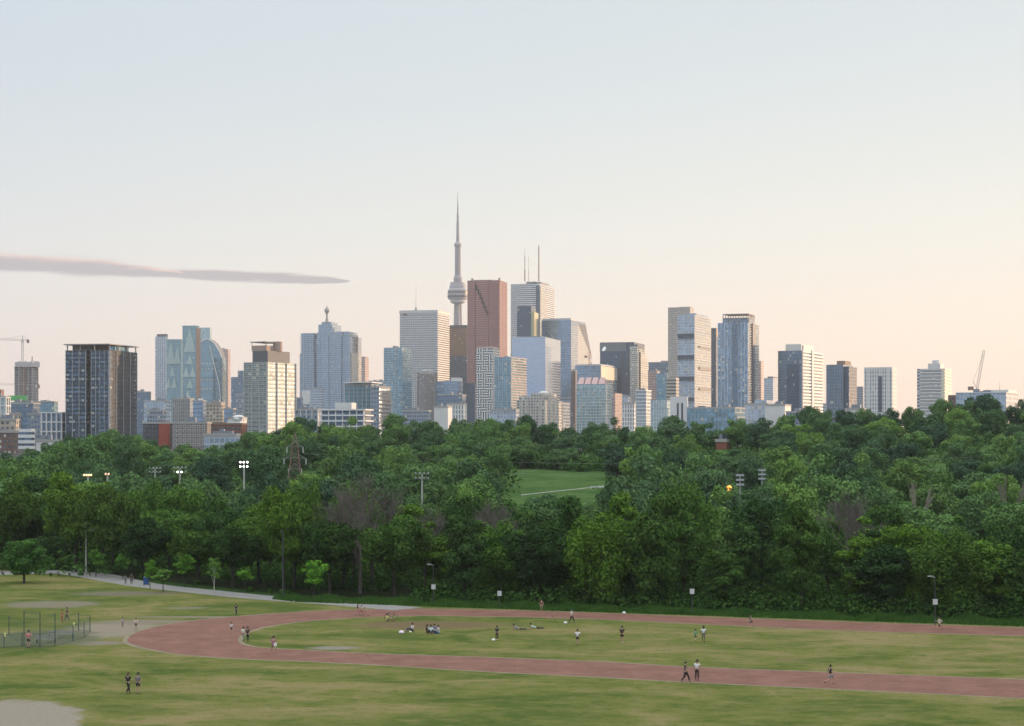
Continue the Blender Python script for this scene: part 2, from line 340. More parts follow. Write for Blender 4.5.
# ---------------------------------------------------------------- the city
ROOF=plain('roof_gravel',(.22,.21,.21),.9); CONC=plain('concrete',(.36,.35,.34),.85,scale=.1); DARKM=plain('dark_metal',(.06,.065,.08),.5); WHITE=plain('white_panel',(.62,.62,.62),.6,scale=.1)
STEEL=plain('mast_steel',(.30,.29,.30),.5,.3); GREYM=plain('plant_screen',(.20,.23,.28),.6,scale=.1)
class Bld:
    """a building as a box whose near corner, two visible faces and roof line are given where the photograph shows them, at distance D"""
    def __init__(s,name,label,xL,xM,xR,yt,D,mat,dep=None,ang=None,cat='building',group=None,body=True,base=-4,part='wall',h=None,roofmat=None):
        kL,kM,kR=[(q-CX)/F for q in (xL,xM,xR)]
        if xR-xM<.5: a=math.atan(kR)+R(.6)
        else: a=max(R(13),math.atan(kR)+R(11))
        if ang is not None: a=R(ang)
        s.c,s.s=math.cos(a),math.sin(a); s.D=D; s.P=(kM*D,D); s.xs=(xL,xM,xR)
        s.W=(s.P[0]-kL*D)/(s.c+kL*s.s)
        if xR-xM<.5: s.Dp=dep or s.W*.8
        else: s.Dp=min((kR*D-s.P[0])/(s.s-kR*s.c), dep or 1e9)
        s.zb=hgt(kM*D,D)+base; s.zt=wz(yt,D)
        s.o=thing(name,label,cat,(s.P[0],D,s.zb),group); s.mat=mat
        if body: s.block(0,1,0,1,yt,mat,part,roof=roofmat)
    def pt(s,a,t):  # a: 0 near corner .. 1 left end, t: 0 front .. 1 back (metres from the base corner)
        return (-s.c*s.W*a+s.s*s.Dp*t, s.s*s.W*a+s.c*s.Dp*t)
    def sx(s,px):   # fraction along the left face seen at column px
        k=(px-CX)/F; t=(s.P[0]-k*s.D)/(s.c+k*s.s); return t/s.W
    def tx(s,px):
        k=(px-CX)/F; return (k*s.D-s.P[0])/(s.s-k*s.c)/s.Dp
    def z(s,py): return wz(py,s.D)-s.zb
    def poly(s,a0,a1,t0,t1,off=0):
        ea=off/s.W; et=off/s.Dp
        return [s.pt(a0-ea,t0-et),s.pt(a0-ea,t1+et),s.pt(a1+ea,t1+et),s.pt(a1+ea,t0-et)]
    def block(s,a0,a1,t0,t1,yt,mat,part='wall',yb=None,roof=None,parent=None,off=0,tops=None):
        m=MB(); z0=0 if yb is None else s.z(yb); z1=s.z(yt)
        if tops: z1=[s.z(q) for q in tops]
        m.prism(s.poly(a0,a1,t0,t1,off),z0,z1,0,1); return m.build(part,[mat,roof or ROOF],parent or s.o)
    def cyl(s,a,t,r,y0,y1,mat,part,r1=None,n=8):
        m=MB(); p=s.pt(a,t); m.tube((p[0],p[1],s.z(y0)),(p[0],p[1],s.z(y1)),r,r1,n); return m.build(part,mat,s.o)
    def bands(s,yt,yb,fh,out,th,mat,part='floor_band',a0=0,a1=1,t0=0,t1=1,faces='LR'):
        m=MB(); z=s.z(yt)
        while z>s.z(yb):
            if faces=='LR': m.prism(s.poly(a0,a1,t0,t1,out),z-th,z,0,0)
            elif faces=='R': m.prism([s.pt(a0,t0),s.pt(a0-out/s.W,t0),s.pt(a0-out/s.W,t1),s.pt(a0,t1)],z-th,z,0,0)
            elif faces=='L': m.prism([s.pt(a1,t0),s.pt(a1,t0-out/s.Dp),s.pt(a0,t0-out/s.Dp),s.pt(a0,t0)],z-th,z,0,0)
            z-=fh
        return m.build(part,mat,s.o)
    def fins(s,yt,yb,n,out,th,mat,part='fins',a0=0,a1=1,nR=0):
        m=MB()
        for k in range(n+1):
            a=lerp(a0,a1,k/n); e=th/2/s.W; m.prism([s.pt(a+e,0),s.pt(a+e,-out/s.Dp),s.pt(a-e,-out/s.Dp),s.pt(a-e,0)],s.z(yb),s.z(yt),0,0)
        for k in range(nR+1 if nR else 0):
            t=k/nR; e=th/2/s.Dp; m.prism([s.pt(0,t-e),s.pt(-out/s.W,t-e),s.pt(-out/s.W,t+e),s.pt(0,t+e)],s.z(yb),s.z(yt),0,0)
        return m.build(part,mat,s.o)
    def parapet(s,yt,h,mat,a0=0,a1=1,t0=0,t1=1):
        m=MB(); z=s.z(yt); m.prism(s.poly(a0,a1,t0,t1,.35),z-.4,z+h,0,1); return m.build('parapet',[mat,ROOF],s.o)
    def plant(s,n=3,yt=None,seed=0):
        r=random.Random(seed+int(s.xs[0]*7)); m=MB(); z=s.zt-s.zb if yt is None else s.z(yt)
        for _ in range(n):
            a=r.uniform(.15,.7); t=r.uniform(.15,.7); wa=min(.28,r.uniform(2,6)/s.W); wt=min(.28,r.uniform(2,6)/s.Dp)
            m.prism(s.poly(a,a+wa,t,t+wt),z,z+r.uniform(1.2,3.6))
        m.tube((*s.pt(.5,.5),z),(*s.pt(.5,.5),z+r.uniform(3,6)),.15)
        return m.build('rooftop_plant',[GREYM],s.o)
# facade materials (base colours; low sun and sky give the rest, save the painted sunlit cream)
fBlue=facade('blue_curtain_wall',(.14,.19,.25),(.26,.38,.52),3.9,1.5,.86,.78,.75,.10,.3,.03,.05)
fPale=facade('pale_curtain_wall',(.38,.43,.49),(.36,.46,.58),3.6,3.0,.82,.66,.6,.12,.35,.04,.12)
fTeal=facade('teal_curtain_wall',(.14,.22,.28),(.20,.37,.46),3.4,2.6,.84,.72,.7,.10,.4,.04,.10)
fTeal2=facade('pale_teal_curtain_wall',(.36,.47,.50),(.30,.48,.56),3.2,3.2,.78,.6,.6,.12,.4,.05,.10)
fDark=facade('dark_curtain_wall',(.03,.045,.07),(.06,.12,.20),3.7,1.6,.8,.7,.6,.12,.4,.03,.04)
fBrz=facade('bronze_curtain_wall',(.03,.025,.022),(.09,.07,.06),3.7,1.6,.8,.7,.7,.10,.4,.03,.03)
fWhiteB=facade('white_spandrel_bands',(.62,.62,.62),(.16,.20,.26),3.9,1.5,.97,.48,.5,.15,.3,.02,.05)
fWhiteG=facade('white_frame_grid',(.60,.60,.59),(.13,.17,.22),3.1,3.4,.66,.62,.4,.15,.5,.04,.15)
fWhiteS=facade('white_slot_windows',(.62,.63,.64),(.10,.13,.17),4.2,2.6,.34,.7,.4,.15,.5,.02,.10)
fGran=facade('red_granite_grid',(.31,.14,.13),(.18,.09,.10),3.9,1.5,.62,.5,.5,.15,.3,.02,.02)
fPink=facade('pink_precast_grid',(.48,.34,.30),(.16,.17,.22),3.6,2.4,.6,.5,.4,.15,.4,.03,.1)
fGrey=facade('grey_precast_grid',(.24,.27,.32),(.12,.19,.28),3.5,2.4,.66,.54,.45,.15,.4,.03,.1)
fTan=facade('tan_balcony_flats',(.42,.36,.29),(.13,.14,.16),2.9,3.0,.6,.55,.3,.2,.5,.04,.2)
fBrown=facade('brown_brick_flats',(.15,.09,.075),(.10,.12,.15),2.9,2.6,.46,.5,.3,.2,.5,.03,.2)
fBrick=facade('red_brick_flats',(.22,.07,.05),(.10,.12,.15),3.0,3.0,.4,.5,.3,.2,.5,.03,.2)
fSlate=facade('slate_curtain_wall',(.10,.14,.20),(.14,.23,.34),3.6,2.0,.8,.64,.6,.12,.4,.03,.07)
fSunlit=facade('sunlit_cream_facade',(.50,.48,.43),(.18,.22,.26),3.1,3.0,.78,.5,.5,.15,.5,.05,.2)  # cream colouring paints low sunlight onto sun-facing walls
fGlint=facade('silver_curtain_wall',(.35,.40,.44),(.27,.30,.32),4.0,1.6,.95,.78,.15,.6,.15,.0,.0)
# ---- hero buildings
# dark flats with projecting roof slab (the nearest tower on the left)
b=Bld('apartment_tower','dark glazed apartment tower with a thin projecting roof slab, nearest of the towers',66,109,136.5,350,1380,fDark,body=False)
for (a0,a1) in ((b.sx(86),1),(0,b.sx(91.5))): b.block(a0,a1,0,1,350,facade('dark_flats_glass',(.04,.06,.09),(.10,.17,.26),2.95,2.3,.8,.62,.6,.14,.7,.07,.18,(.40,.44,.46)),'wall')
b.block(0,1,.12,.93,350.4,DARKM,'recessed_wall')
for (a0,a1) in ((b.sx(86),1),(0,b.sx(91.5))):
    b.bands(350,440,2.95,.5,.28,plain('slate_slab_edge',(.10,.11,.14),.7),'balcony',a0,a1)
b.fins(350,440,3,.65,.35,plain('pale_mullion',(.35,.38,.42),.6),'fins',b.sx(86),1); b.fins(350,440,4,.65,.3,MATS['pale_mullion'],'fins',0,b.sx(91.5),4)
b.block(b.sx(88),b.sx(69),.12,.8,344.4,plain('penthouse_grey',(.14,.14,.16),.7),'penthouse',350)
b.block(b.sx(101),b.sx(88),.2,.8,345,plain('penthouse_rust',(.20,.13,.12),.7),'penthouse',350); b.block(.02,b.sx(103),.25,.75,345.5,fTeal,'penthouse',350)
m=MB(); m.prism(b.poly(0,1,0,1,1.2),b.z(344.6),b.z(343.6)); m.build('roof_slab',plain('roof_slab_grey',(.28,.27,.28),.7),b.o)
for a,t in ((0,.02),(0,.33),(0,.66),(0,.97),(.35,.02),(.68,.02),(.98,.02)): b.cyl(a,t,.45,350,344.4,CONC,'column')
# tower under construction and its crane
b=Bld('unfinished_tower','unfinished concrete tower wrapped in pale formwork screens at its top',15,33,38.5,364,2300,fGrey,body=False)
b.block(0,1,0,1,366,facade('bare_floors',(.30,.27,.27),(.11,.11,.13),3.1,4.2,.8,.72,.1,.6,.6,0,.1),'wall')
b.block(.35,.62,-.02,1.0,366,plain('core_red',(.20,.13,.13),.8),'core',440); b.fins(366,440,4,.8,.7,CONC,'fins')
mm=MB()
for k in range(9): mm.prism(b.poly(k/9.,k/9.+.085,-.12,-.05),b.z(367),b.z(361+(k%3)*.5))
for k in range(4): mm.prism(b.poly(-.09,-.03,k/4.,k/4.+.2),b.z(367),b.z(361+(k%2)*.6))
mm.build('formwork_screen',plain('formwork',(.50,.47,.48),.8),b.o); b.block(0,1,0,1,363.5,CONC,'top_deck',364.5); b.cyl(.2,.5,.5,364,356,plain('rust',(.28,.14,.10),.8),'hoist_mast')
def crane(name,label,px,ybase,ytop,D,jib,cjib,mat,luff=None,z0=None):
    X=wx(px,D); zb=wz(ybase,D); o=thing(name,label,'crane',(X,D,zb)); zt=wz(ytop,D)-zb; s_=D/F
    def lat(m,p,q,w_,n):
        p=Vector(p);q=Vector(q); d=(q-p); up=Vector((0,1,0)); sdv=d.cross(up).normalized()
        cs=[Vector((0,-w_,0))+sdv*w_,Vector((0,w_,0))+sdv*w_,Vector((0,w_,0))-sdv*w_,Vector((0,-w_,0))-sdv*w_]
        for c_ in cs: m.tube(p+c_,q+c_,w_*.13,None,4)
        for k in range(n):
            for i in range(4): m.tube(p+d*(k/n)+cs[i],p+d*((k+1)/n)+cs[(i+1)%4],w_*.1,None,3)
    m=MB(); lat(m,(0,0,0),(0,0,zt),.9,14); m.build('mast',mat,o)
    m=MB(); m.box(-1.4,1.4,-1.2,1.2,zt-3,zt-.3); m.build('cab',WHITE,o)
    if luff is None:
        m=MB(); lat(m,(-jib*s_,0,zt+1.0),(0,0,zt),.8,16); m.tube((-jib*s_*.6,0,zt+1),(0,0,zt+5),.12); m.tube((cjib*s_,0,zt),(0,0,zt+5),.12); m.tube((0,0,zt),(0,0,zt+5),.4); m.build('jib',mat,o)
        m=MB(); lat(m,(0,0,zt),(cjib*s_,0,zt-.4),.8,4); m.build('counter_jib',mat,o)
        m=MB(); m.box((cjib-2)*s_,cjib*s_,-1.5,1.5,zt-3.5,zt+.5); m.build('counterweight',plain('counterweight',(.25,.17,.14),.8),o)
    else:
        m=MB(); lat(m,(0,0,zt),(luff[0]*s_,0,zt+luff[1]*s_),.8,12); m.tube((-3,0,zt+6),(luff[0]*s_*.9,0,zt+luff[1]*s_*.9),.12); m.tube((0,0,zt),(-3,0,zt+6),.25); m.build('jib',mat,o)
        m=MB(); m.box(-7,-3,-1.4,1.4,zt-1,zt+2); m.build('counterweight',plain('counterweight',(.25,.17,.14),.8),o)
    return o
crane('tower_crane','grey tower crane with its long level jib over the unfinished tower',22.5,366,340,2320,30,6.5,STEEL)
crane('tower_crane','thin low crane whose jib crosses in front of the unfinished tower',37,430,385,2200,44,2.5,plain('crane_pale',(.45,.36,.34),.6))
# stepped curved glass tower (sail) with neighbours
b=Bld('apartment_tower','slim pale gridded tower beside the folded green glass towers',155.5,166,168,336.5,3500,fPale); b.block(.0,.9,.1,.9,334,plain('plant_dark',(.10,.10,.12),.7),'penthouse',336.5); b.fins(337,440,5,.6,.5,WHITE)
fold=facade('folded_green_glass',(.17,.27,.31),(.19,.35,.41),4.0,1.8,.9,.8,.7,.1,.3,.04,.02)
def folded(b,x0,x1,y0,y1,tris):
    z=b.z
    for (xc,ya,yb_,wd_) in tris:   # tall facets, each a thin wedge standing proud of the face
        a=b.sx(xc); h=wd_/2/ (b.W*F/b.D); m=MB()
        q=lambda aa,yy,o: (*b.pt(aa,-o/b.Dp),z(yy))
        p0,p1,p2=q(a+h,yb_,.2),q(a-h,yb_,.2),q(a,ya,.2); r0,r1,r2=q(a+h,yb_,3.2),q(a-h,yb_,.6),q(a,ya,.8)
        m.face([r0,r1,r2]); m.face([p0,p1,r1,r0]); m.face([p1,p2,r2,r1]); m.face([p2,p0,r0,r2]); m.build('facet',[plain('facet_glass',(.36,.47,.46),.35,.4)],b.o)
b=Bld('office_tower','shorter of two green glass towers folded into tall triangular facets',166.5,181,183,341,3450,fold); b.block(0,1,0,1,339.2,fold,'parapet_glass',341,off=.4)
folded(b,167,181,0,0,[(171,341,364,9),(177.5,346,364,7),(172.5,366,376,5),(174.5,376,388,5),(169,376,388,4)]); b.plant(2)
b=Bld('office_tower','taller green glass tower folded into tall triangular facets with a bronze edge',182.5,196,199,327,3400,fold); b.block(0,1,0,1,325.5,fold,'parapet_glass',327,off=.5)
folded(b,183,196,0,0,[(190,327,352,12),(190,354,364,6),(186.5,366,377,6),(193,366,377,6),(190,378,388,6),(188,389,399,6)])
b.block(-.14,-.01,-.03,.9,328,plain('bronze_fin',(.36,.22,.16),.4,.4),'corner_fin')
b=Bld('office_tower','pale yellow green glass slab rising behind the folded towers',199.5,210,212,327.5,3900,fTeal2)
b=Bld('apartment_tower','blue green glass tower with a curved sail shaped roofline',199.5,222,226.5,352,3700,fTeal,body=False)
arc=[(199.5,343),(202,341),(205,339.3),(208,338.8),(211,340.3),(214,343),(217,347),(220,352.5),(222,358),(224.3,365),(226.5,373)]
m=MB()
for (xa,ya),(xb,yb_) in zip(arc,arc[1:]):
    if xb<=222.01:
        p=b.poly(b.sx(xb),b.sx(xa),0,.9); z0_,z1_=b.z(ya),b.z(yb_); m.prism(p,0,[z1_,z1_,z0_,z0_])
    else:
        t0,t1=b.tx(xa),b.tx(xb); p=[b.pt(0,t0),b.pt(0,min(.9,t1)),b.pt(.4,min(.9,t1)),b.pt(.4,t0)]; m.prism(p,0,[b.z(ya),b.z(yb_),b.z(yb_),b.z(ya)])
m.build('wall',[fTeal,ROOF],b.o)
m=MB()
for (xa,ya),(xb,yb_) in zip(arc[:9],arc[1:9]):
    m.tube((*b.pt(b.sx(xa),-.03),b.z(ya)),(*b.pt(b.sx(xb),-.03),b.z(yb_)),1.0,None,5)
m.build('roof_rim',WHITE,b.o)
mm=MB(); mm.tube((*b.pt(.55,-.03),b.z(345)),(*b.pt(.12,-.03),b.z(385)),1.0,None,4); mm.tube((*b.pt(.12,-.03),b.z(385)),(*b.pt(.02,-.03),b.z(410)),1.0,None,4); mm.build('curved_seam',WHITE,b.o)
b=Bld('apartment_tower','slender pink beige tower just behind the sail shaped tower',221,228,230.5,349,4000,fPink); b.plant(1)
b=Bld('office_block','hazy blue slab with a taller rear, between the sail tower and charcoal topped tower',231,243,244,377,3300,fSlate); b.block(0,.45,.2,1,370.5,fSlate,'upper_block',377)
# pale gridded flats with charcoal top
fF=facade('pale_green_flats',(.40,.44,.44),(.13,.19,.23),2.95,3.4,.9,.6,.25,.42,.7,.03,.2,(.5,.5,.42))
b=Bld('apartment_tower','pale gridded apartment tower with a charcoal box and round drum on its roof',244.5,267,295.5,362,1450,fF,ang=28)
b.bands(362,440,2.95,.55,.4,plain('cream_slab',(.48,.51,.50),.7),'balcony'); b.fins(362,440,3,.8,.3,MATS['cream_slab'],'fins',0,1,3)
b.block(0.02,.95,.02,.97,366,MATS['dark_metal'],'dark_band',368,off=.2)  # dark metal band just under the roof edge
b.block(.03,b.sx(251),.05,.82,350.5,plain('charcoal_box',(.10,.115,.14),.6),'penthouse',362); b.block(.15,.8,.1,.6,345,plain('tan_plant',(.36,.27,.23),.7),'plant_room',350.5)
m=MB(); p=b.pt(.1,.45); m.lathe([(3.4,b.z(350.5)),(3.4,b.z(341)),(3.0,b.z(340.5))],p[0],p[1],16); m.build('drum',MATS['tan_plant'],b.o)
b.block(.15,.85,.08,.62,341,MATS['roof_slab_grey'],'canopy',342); 
for a,t in ((.2,.1),(.8,.1),(.2,.6),(.8,.6)): b.cyl(a,t,.25,350.5,341.5,STEEL,'post')
# stepped blue tower with the ball topped mast
fTD=facade('blue_grey_granite_glass',(.28,.34,.42),(.22,.36,.52),3.9,1.7,.72,.62,.6,.12,.35,.03,.06)
b=Bld('office_tower','stepped blue grey tower with a ball topped mast',299.5,349,361.5,353,3600,fTD,body=False)
S=b.sx
for x0,x1,y_,t0,t1 in ((299.5,314,353,.02,1),(300.5,313,332.5,.05,.8),(317,341,332,0,1),(313,317,338,.12,1),(317,331,324,.1,.8),(319,328.5,321,.2,.7),(341,349,336,.05,1),(334,346,331,.2,.9)):
    b.block(S(x1),S(x0),t0,t1,y_,fTD,'wall')
b.block(0,.4,.3,.75,334,fSunlit,'wall'); b.block(-.01,.4,.15,.95,352,fSunlit,'wall'); b.bands(336,352,3.9,.5,.5,CONC,'floor_band',0,.3,.3,.75,'R')
b.fins(333,440,4,.6,.5,plain('pale_fin',(.42,.45,.48),.5),'fins',S(313),S(300.5)); b.fins(333,440,8,.6,.4,MATS['pale_fin'],'fins',S(341),S(317)); b.block(S(329),S(321),-.03,.02,336,fTD,'centre_bay'); b.block(S(312),S(302),-.02,.03,390,WHITE,'low_screen',404)
m=MB(); p=b.pt(S(324.3),.2); z=b.z
m.lathe([(3.2,z(322)),(2.6,z(318)),(1.8,z(317.5)),(1.7,z(313.5)),(3.0,z(312)),(4.6,z(310.2)),(4.8,z(309.6)),(4.0,z(308)),(2.4,z(307)),(1.2,z(306.4)),(.5,z(304.5))],p[0],p[1],12); m.build('mast',plain('mast_stone',(.34,.33,.32),.7),b.o)
b=Bld('office_tower','thin copper coloured slab beside the stepped blue tower',361.5,365,368.8,356.5,4100,fPink)
# teal flats
b=Bld('apartment_tower','teal glass apartment tower with a lower shoulder, left of the white banded office slab',384,402,411,347.5,2800,fTeal); b.block(-.02,.25,.0,1,352,fTeal,'shoulder',off=.6); b.fins(348,440,3,.6,.5,MATS['pale_fin']); b.plant(2)
b.bands(350,440,3.4,.35,.5,MATS['pale_fin'])
# white banded slab with pink lit side
fCC=facade('steel_spandrel_bands',(.56,.57,.58),(.20,.24,.30),4.0,2.0,.9,.44,.5,.15,.3,.02,.04,wmetal=.25,wrough=.4)
b=Bld('office_tower','pale banded office slab with a thin mast on top and a rosy lit side',400,437.5,449.3,310,3600,fCC); b.fins(310,440,18,.7,.5,plain('steel_fin',(.55,.56,.57),.4,.3),'fins',0,1); b.block(-.01,1.01,-.01,1.01,313,MATS['steel_fin'],'crown_band',310.5,off=.5)
b.bands(316,440,4.0,.9,1.5,MATS['steel_fin'],'floor_band',0,1,0,1,'R')
b.cyl(b.sx(415.5),.04,.45,310,283,STEEL,'mast',.12); m=MB(); m.tube((*b.pt(b.sx(415.5),.04),b.z(310)),(*b.pt(b.sx(415.5),.04),b.z(306)),3.0,.6,8); m.build('mast_base',CONC,b.o)
m=MB()
for xx in (403.2,405.2): m.prism(b.poly(b.sx(xx+1.5),b.sx(xx),-.012,-.004),b.z(315.2),b.z(313.2))
m.build('sign',plain('sign_maroon',(.20,.05,.07),.6),b.o)
b=Bld('office_tower','black steel and glass office tower with a bronze sunlit tint on its upper half',449.3,467,470,325,3720,fBlue if False else fDark); b.block(.001,.999,-.012,0,328,facade('sunlit_bronze_tint',(.10,.07,.05),(.30,.19,.12),3.7,1.6,.8,.7,.7,.2,.3,.02,.02),'sunlit_glazing_tint',356); b.block(0,1,0,1,327.5,DARKM,'louvre_band',325.3,off=.4); b.fins(328,440,12,.3,.25,DARKM)  # bronze glazing colour paints the low sun on the upper half
b=Bld('apartment_tower','grey brown tower with a rounded bay and peaked top before the pale banded slab',417,433,437.5,372,3000,facade('brown_grey_flats',(.20,.18,.18),(.20,.22,.25),3.2,2.4,.6,.5,.5,.15,.4,.04,.1))
m=MB(); p=b.pt(b.sx(427),-.02); m.lathe([(11.5,0),(11.5,b.z(374)),(9.5,b.z(371)),(5,b.z(369.4)),(1,b.z(369))],p[0],p[1],20); m.build('rounded_bay',[b.mat],b.o)
b=Bld('office_block','low blue glass office block in front of the black tower',435.5,458,463,381,2900,fBlue); b.block(.0,.35,.2,.9,377.5,WHITE,'plant_room',381); b.plant(2)
b=Bld('office_block','dark bronze block wedged before the red granite tower',461,475,478,383,3100,fDark)
# red granite tower with stepped notch
b=Bld('office_tower','tall red granite office tower with a zigzag notch cut down its face',467.6,499.5,507,280,3500,fGran,body=False)
z=b.z; S=b.sx
steps=[(475.5,283),(477.5,287),(479.3,291),(481.2,295.5),(483,300),(484.8,304.5),(486.6,309),(488.2,313)]
b.block(0,1,.06,1,280,fGran,'wall')
m=MB(); m.prism(b.poly(0,S(488.6),-.0,.06),0,z(280)); m.prism(b.poly(S(475),1,0,.06),0,z(280))
for (xa,ya),(xb,yb_) in zip(steps,steps[1:]):
    m.prism(b.poly(S(xb),S(xa),0,.06),0,z(yb_+3.2)); m.prism(b.poly(S(xb),S(xa),0,.06),z(ya-1.6) if False else z(ya+1.2),z(280))
m.build('front_wall',[fGran,ROOF],b.o); b.block(S(489),S(474.6),.045,.0605,281.5,plain('notch_shade',(.04,.02,.025),.7),'notch_wall',315)  # dark back panel paints shade into the zigzag notch
b.fins(280,440,16,.35,.5,plain('granite',(.33,.15,.137),.5),'fins',0,S(489)); b.fins(280,440,3,.35,.5,MATS['granite'],'fins',S(474.5),1,5); b.block(0.3,.95,.2,.8,279,GREYM,'plant_room',280)
for xx in (472,499): b.cyl(S(xx),.06,2.0,280,277.6,STEEL,'dish')
# white banded tallest office tower with antennas
b=Bld('office_tower','tallest pale banded office tower carrying two big antenna masts',510.8,539.5,554.6,283.5,3900,fWhiteB,ang=16)
b.bands(286,440,3.9,.8,1.7,plain('white_marble',(.64,.65,.67),.4),'floor_band',b.sx(536),1,0,1,'L'); b.bands(286,440,3.9,.8,1.9,MATS['white_marble'],'floor_band',0,1,.42,1,'R')
b.block(0,b.sx(536.3),-.02,.08,286,fDark,'dark_notch',off=.0); b.block(-.03,0,0,.42,290,fSunlit,'corner_bay'); b.block(b.sx(533),b.sx(523),.2,.8,280.5,GREYM,'penthouse',283.5); b.block(.05,.3,.2,.7,281,GREYM,'penthouse',283.5)
for xx,y_,r in ((524.3,247,.9),(528,255,.35),(538.3,245,1.25)):
    m=MB(); p=b.pt(b.sx(xx),.04); m.lathe([(r*1.7,b.z(281)),(r*1.5,b.z(270)),(r,b.z(268)),(r*.95,b.z(256)),(r*.5,b.z(255.5)),(r*.3,b.z(y_))] if r<1.2 else [(r*1.2,b.z(281)),(r*1.1,b.z(y_+1)),(r*.5,b.z(y_))],p[0],p[1],8); m.build('antenna',STEEL,b.o)
b=Bld('office_tower','dark green glass tower with stepped top in front of the antenna tower',517,531,536.5,313,3300,fDark); b.block(.0,1,.05,.9,306,fDark,'upper_block',313,off=-.2); b.block(-.22,.1,.02,.8,312,plain('sunlit_yellow_tint',(.45,.42,.25),.3,.5),'lit_bay'); b.block(-.4,-.1,.1,.9,336,MATS['dark_curtain_wall'],'lower_block'); b.plant(2,306)  # yellowish bay colour paints in the low sunlight
b=Bld('office_tower','blue glass tower with a slanting glazed shoulder on its sunlit side',541.5,571,585.8,320,3350,fBlue,ang=18); b.block(.02,.98,.02,.5,318,MATS['pale_fin'],'crown',320)
m=MB(); q=b.poly(-.0,1,0,1)
p0=b.pt(0,.99);p1=b.pt(0,.2);w_=b.pt(-.17,.99)
m.prism([b.pt(0,.45),b.pt(-.22,.99),b.pt(0,.99)],0,[b.z(322),b.z(357),b.z(322)]); m.build('slanted_shoulder',[fGlint,ROOF],b.o); b.bands(326,440,3.9,.3,.6,MATS['pale_fin'],'floor_band',0,1,0,1,'R')
b=Bld('office_tower','smooth pale blue glass box tower before the blue slanting tower',512,545.3,560.5,337,3000,facade('smooth_silver_glass',(.42,.48,.55),(.44,.54,.67),4.0,1.5,.97,.93,.9,.07,.06,.006,.0)); b.block(.15,.85,.1,.8,335.8,GREYM,'plant_room',337); b.bands(339,440,4.0,.12,.5,MATS['pale_fin'],'floor_band',0,1,0,1,'R')
# black and white maze patterned tower
mz,nt_,bb=newmat('maze_cladding'); uvn=nt_.nodes.new('ShaderNodeUVMap'); vm=nt_.nodes.new('ShaderNodeVectorMath'); vm.operation='SCALE'; nt_.links.new(uvn.outputs[0],vm.inputs[0]); vm.inputs['Scale'].default_value=1/3.3
sv=nt_.nodes.new('ShaderNodeSeparateXYZ'); nt_.links.new(vm.outputs[0],sv.inputs[0]); U=E(nt_,sv.outputs[0]); V_=E(nt_,sv.outputs[1])
cb=nt_.nodes.new('ShaderNodeCombineXYZ'); nt_.links.new(U.floor().v,cb.inputs[0]); nt_.links.new(V_.floor().v,cb.inputs[1]); wn=nt_.nodes.new('ShaderNodeTexWhiteNoise'); nt_.links.new(cb.outputs[0],wn.inputs[0])
rr=E(nt_,wn.outputs[0]).gt(.5); fu=U.fract(); fv=V_.fract(); l1=(fu-.5).abs().lt(.24); l2=(fv-.5).abs().lt(.24)
nt_.links.new(mixc(nt_,rr*l1+(1.0-rr)*l2,(.05,.07,.09),(.72,.72,.72)),bb.inputs['Base Color']); bb.inputs['Roughness'].default_value=.4
b=Bld('apartment_tower','slim tower clad in a black and white maze pattern',476,493,499.5,348,2600,mz); b.block(.05,.95,.1,.9,346.3,plain('pink_cap',(.50,.36,.34),.6),'crown',348)
b=Bld('apartment_tower','blue glass tower with a pink striped side beside the maze patterned tower',494.5,511,526.5,357,2450,fTeal,ang=20); b.bands(357,440,3.2,.7,1.0,plain('pink_slab',(.45,.33,.31),.6),'balcony',0,1,0,1,'R'); b.fins(357,440,4,.5,.5,MATS['pale_fin']); b.plant(2)
# low stepped white flats
fWF=facade('white_low_flats',(.48,.46,.43),(.15,.17,.20),3.0,2.8,.6,.6,.3,.2,.5,.04,.2)
b=Bld('apartment_block','stepped cream apartment block with domed white roof cabin at the foot of the towers',517,545,562,400,2000,fWF); b.block(b.sx(541),b.sx(529),.1,.9,393,fWF,'upper_block',400); b.block(b.sx(529),1,.1,.9,396,fWF,'upper_block',400); b.block(.0,.4,.2,.7,396,fWF,'upper_block',400); b.fins(400,440,6,.8,.9,plain('cream_pier',(.52,.50,.46),.7),'fins',0,1,4)
m=MB(); p=b.pt(b.sx(535),.5); m.lathe([(5.2,b.z(393)),(5,b.z(391.5)),(3.2,b.z(390.4)),(.5,b.z(390))],p[0],p[1],16); m.build('dome',WHITE,b.o)
m=MB(); b2=Bld('apartment_block','low sloping roofed pale block leaning against the blue slanting tower',556,563,570,402,2100,fGrey); 
b=Bld('office_tower','blue grey tower topped out with a sunlit upper side and a red crane beside it',575,600.5,617,365.5,2900,fBlue,ang=17); b.block(.02,.98,.05,.9,364,MATS['pale_fin'],'crown',365.5); b.block(-.03,.0,0,.98,379,plain('sunlit_cream_tint',(.62,.58,.5),.3,.4),'sunlit_patch',366)  # cream panel paints sunlight on the upper side
crane('tower_crane','small red crane standing on the blue grey tower',589.3,368,357,2890,2,2,plain('crane_red',(.35,.06,.05),.6),luff=(1.2,6))
b=Bld('apartment_tower','rounded teal apartment block crowned with pink triangular gables',576.5,606,612,384,2200,fTeal2)
m=MB()
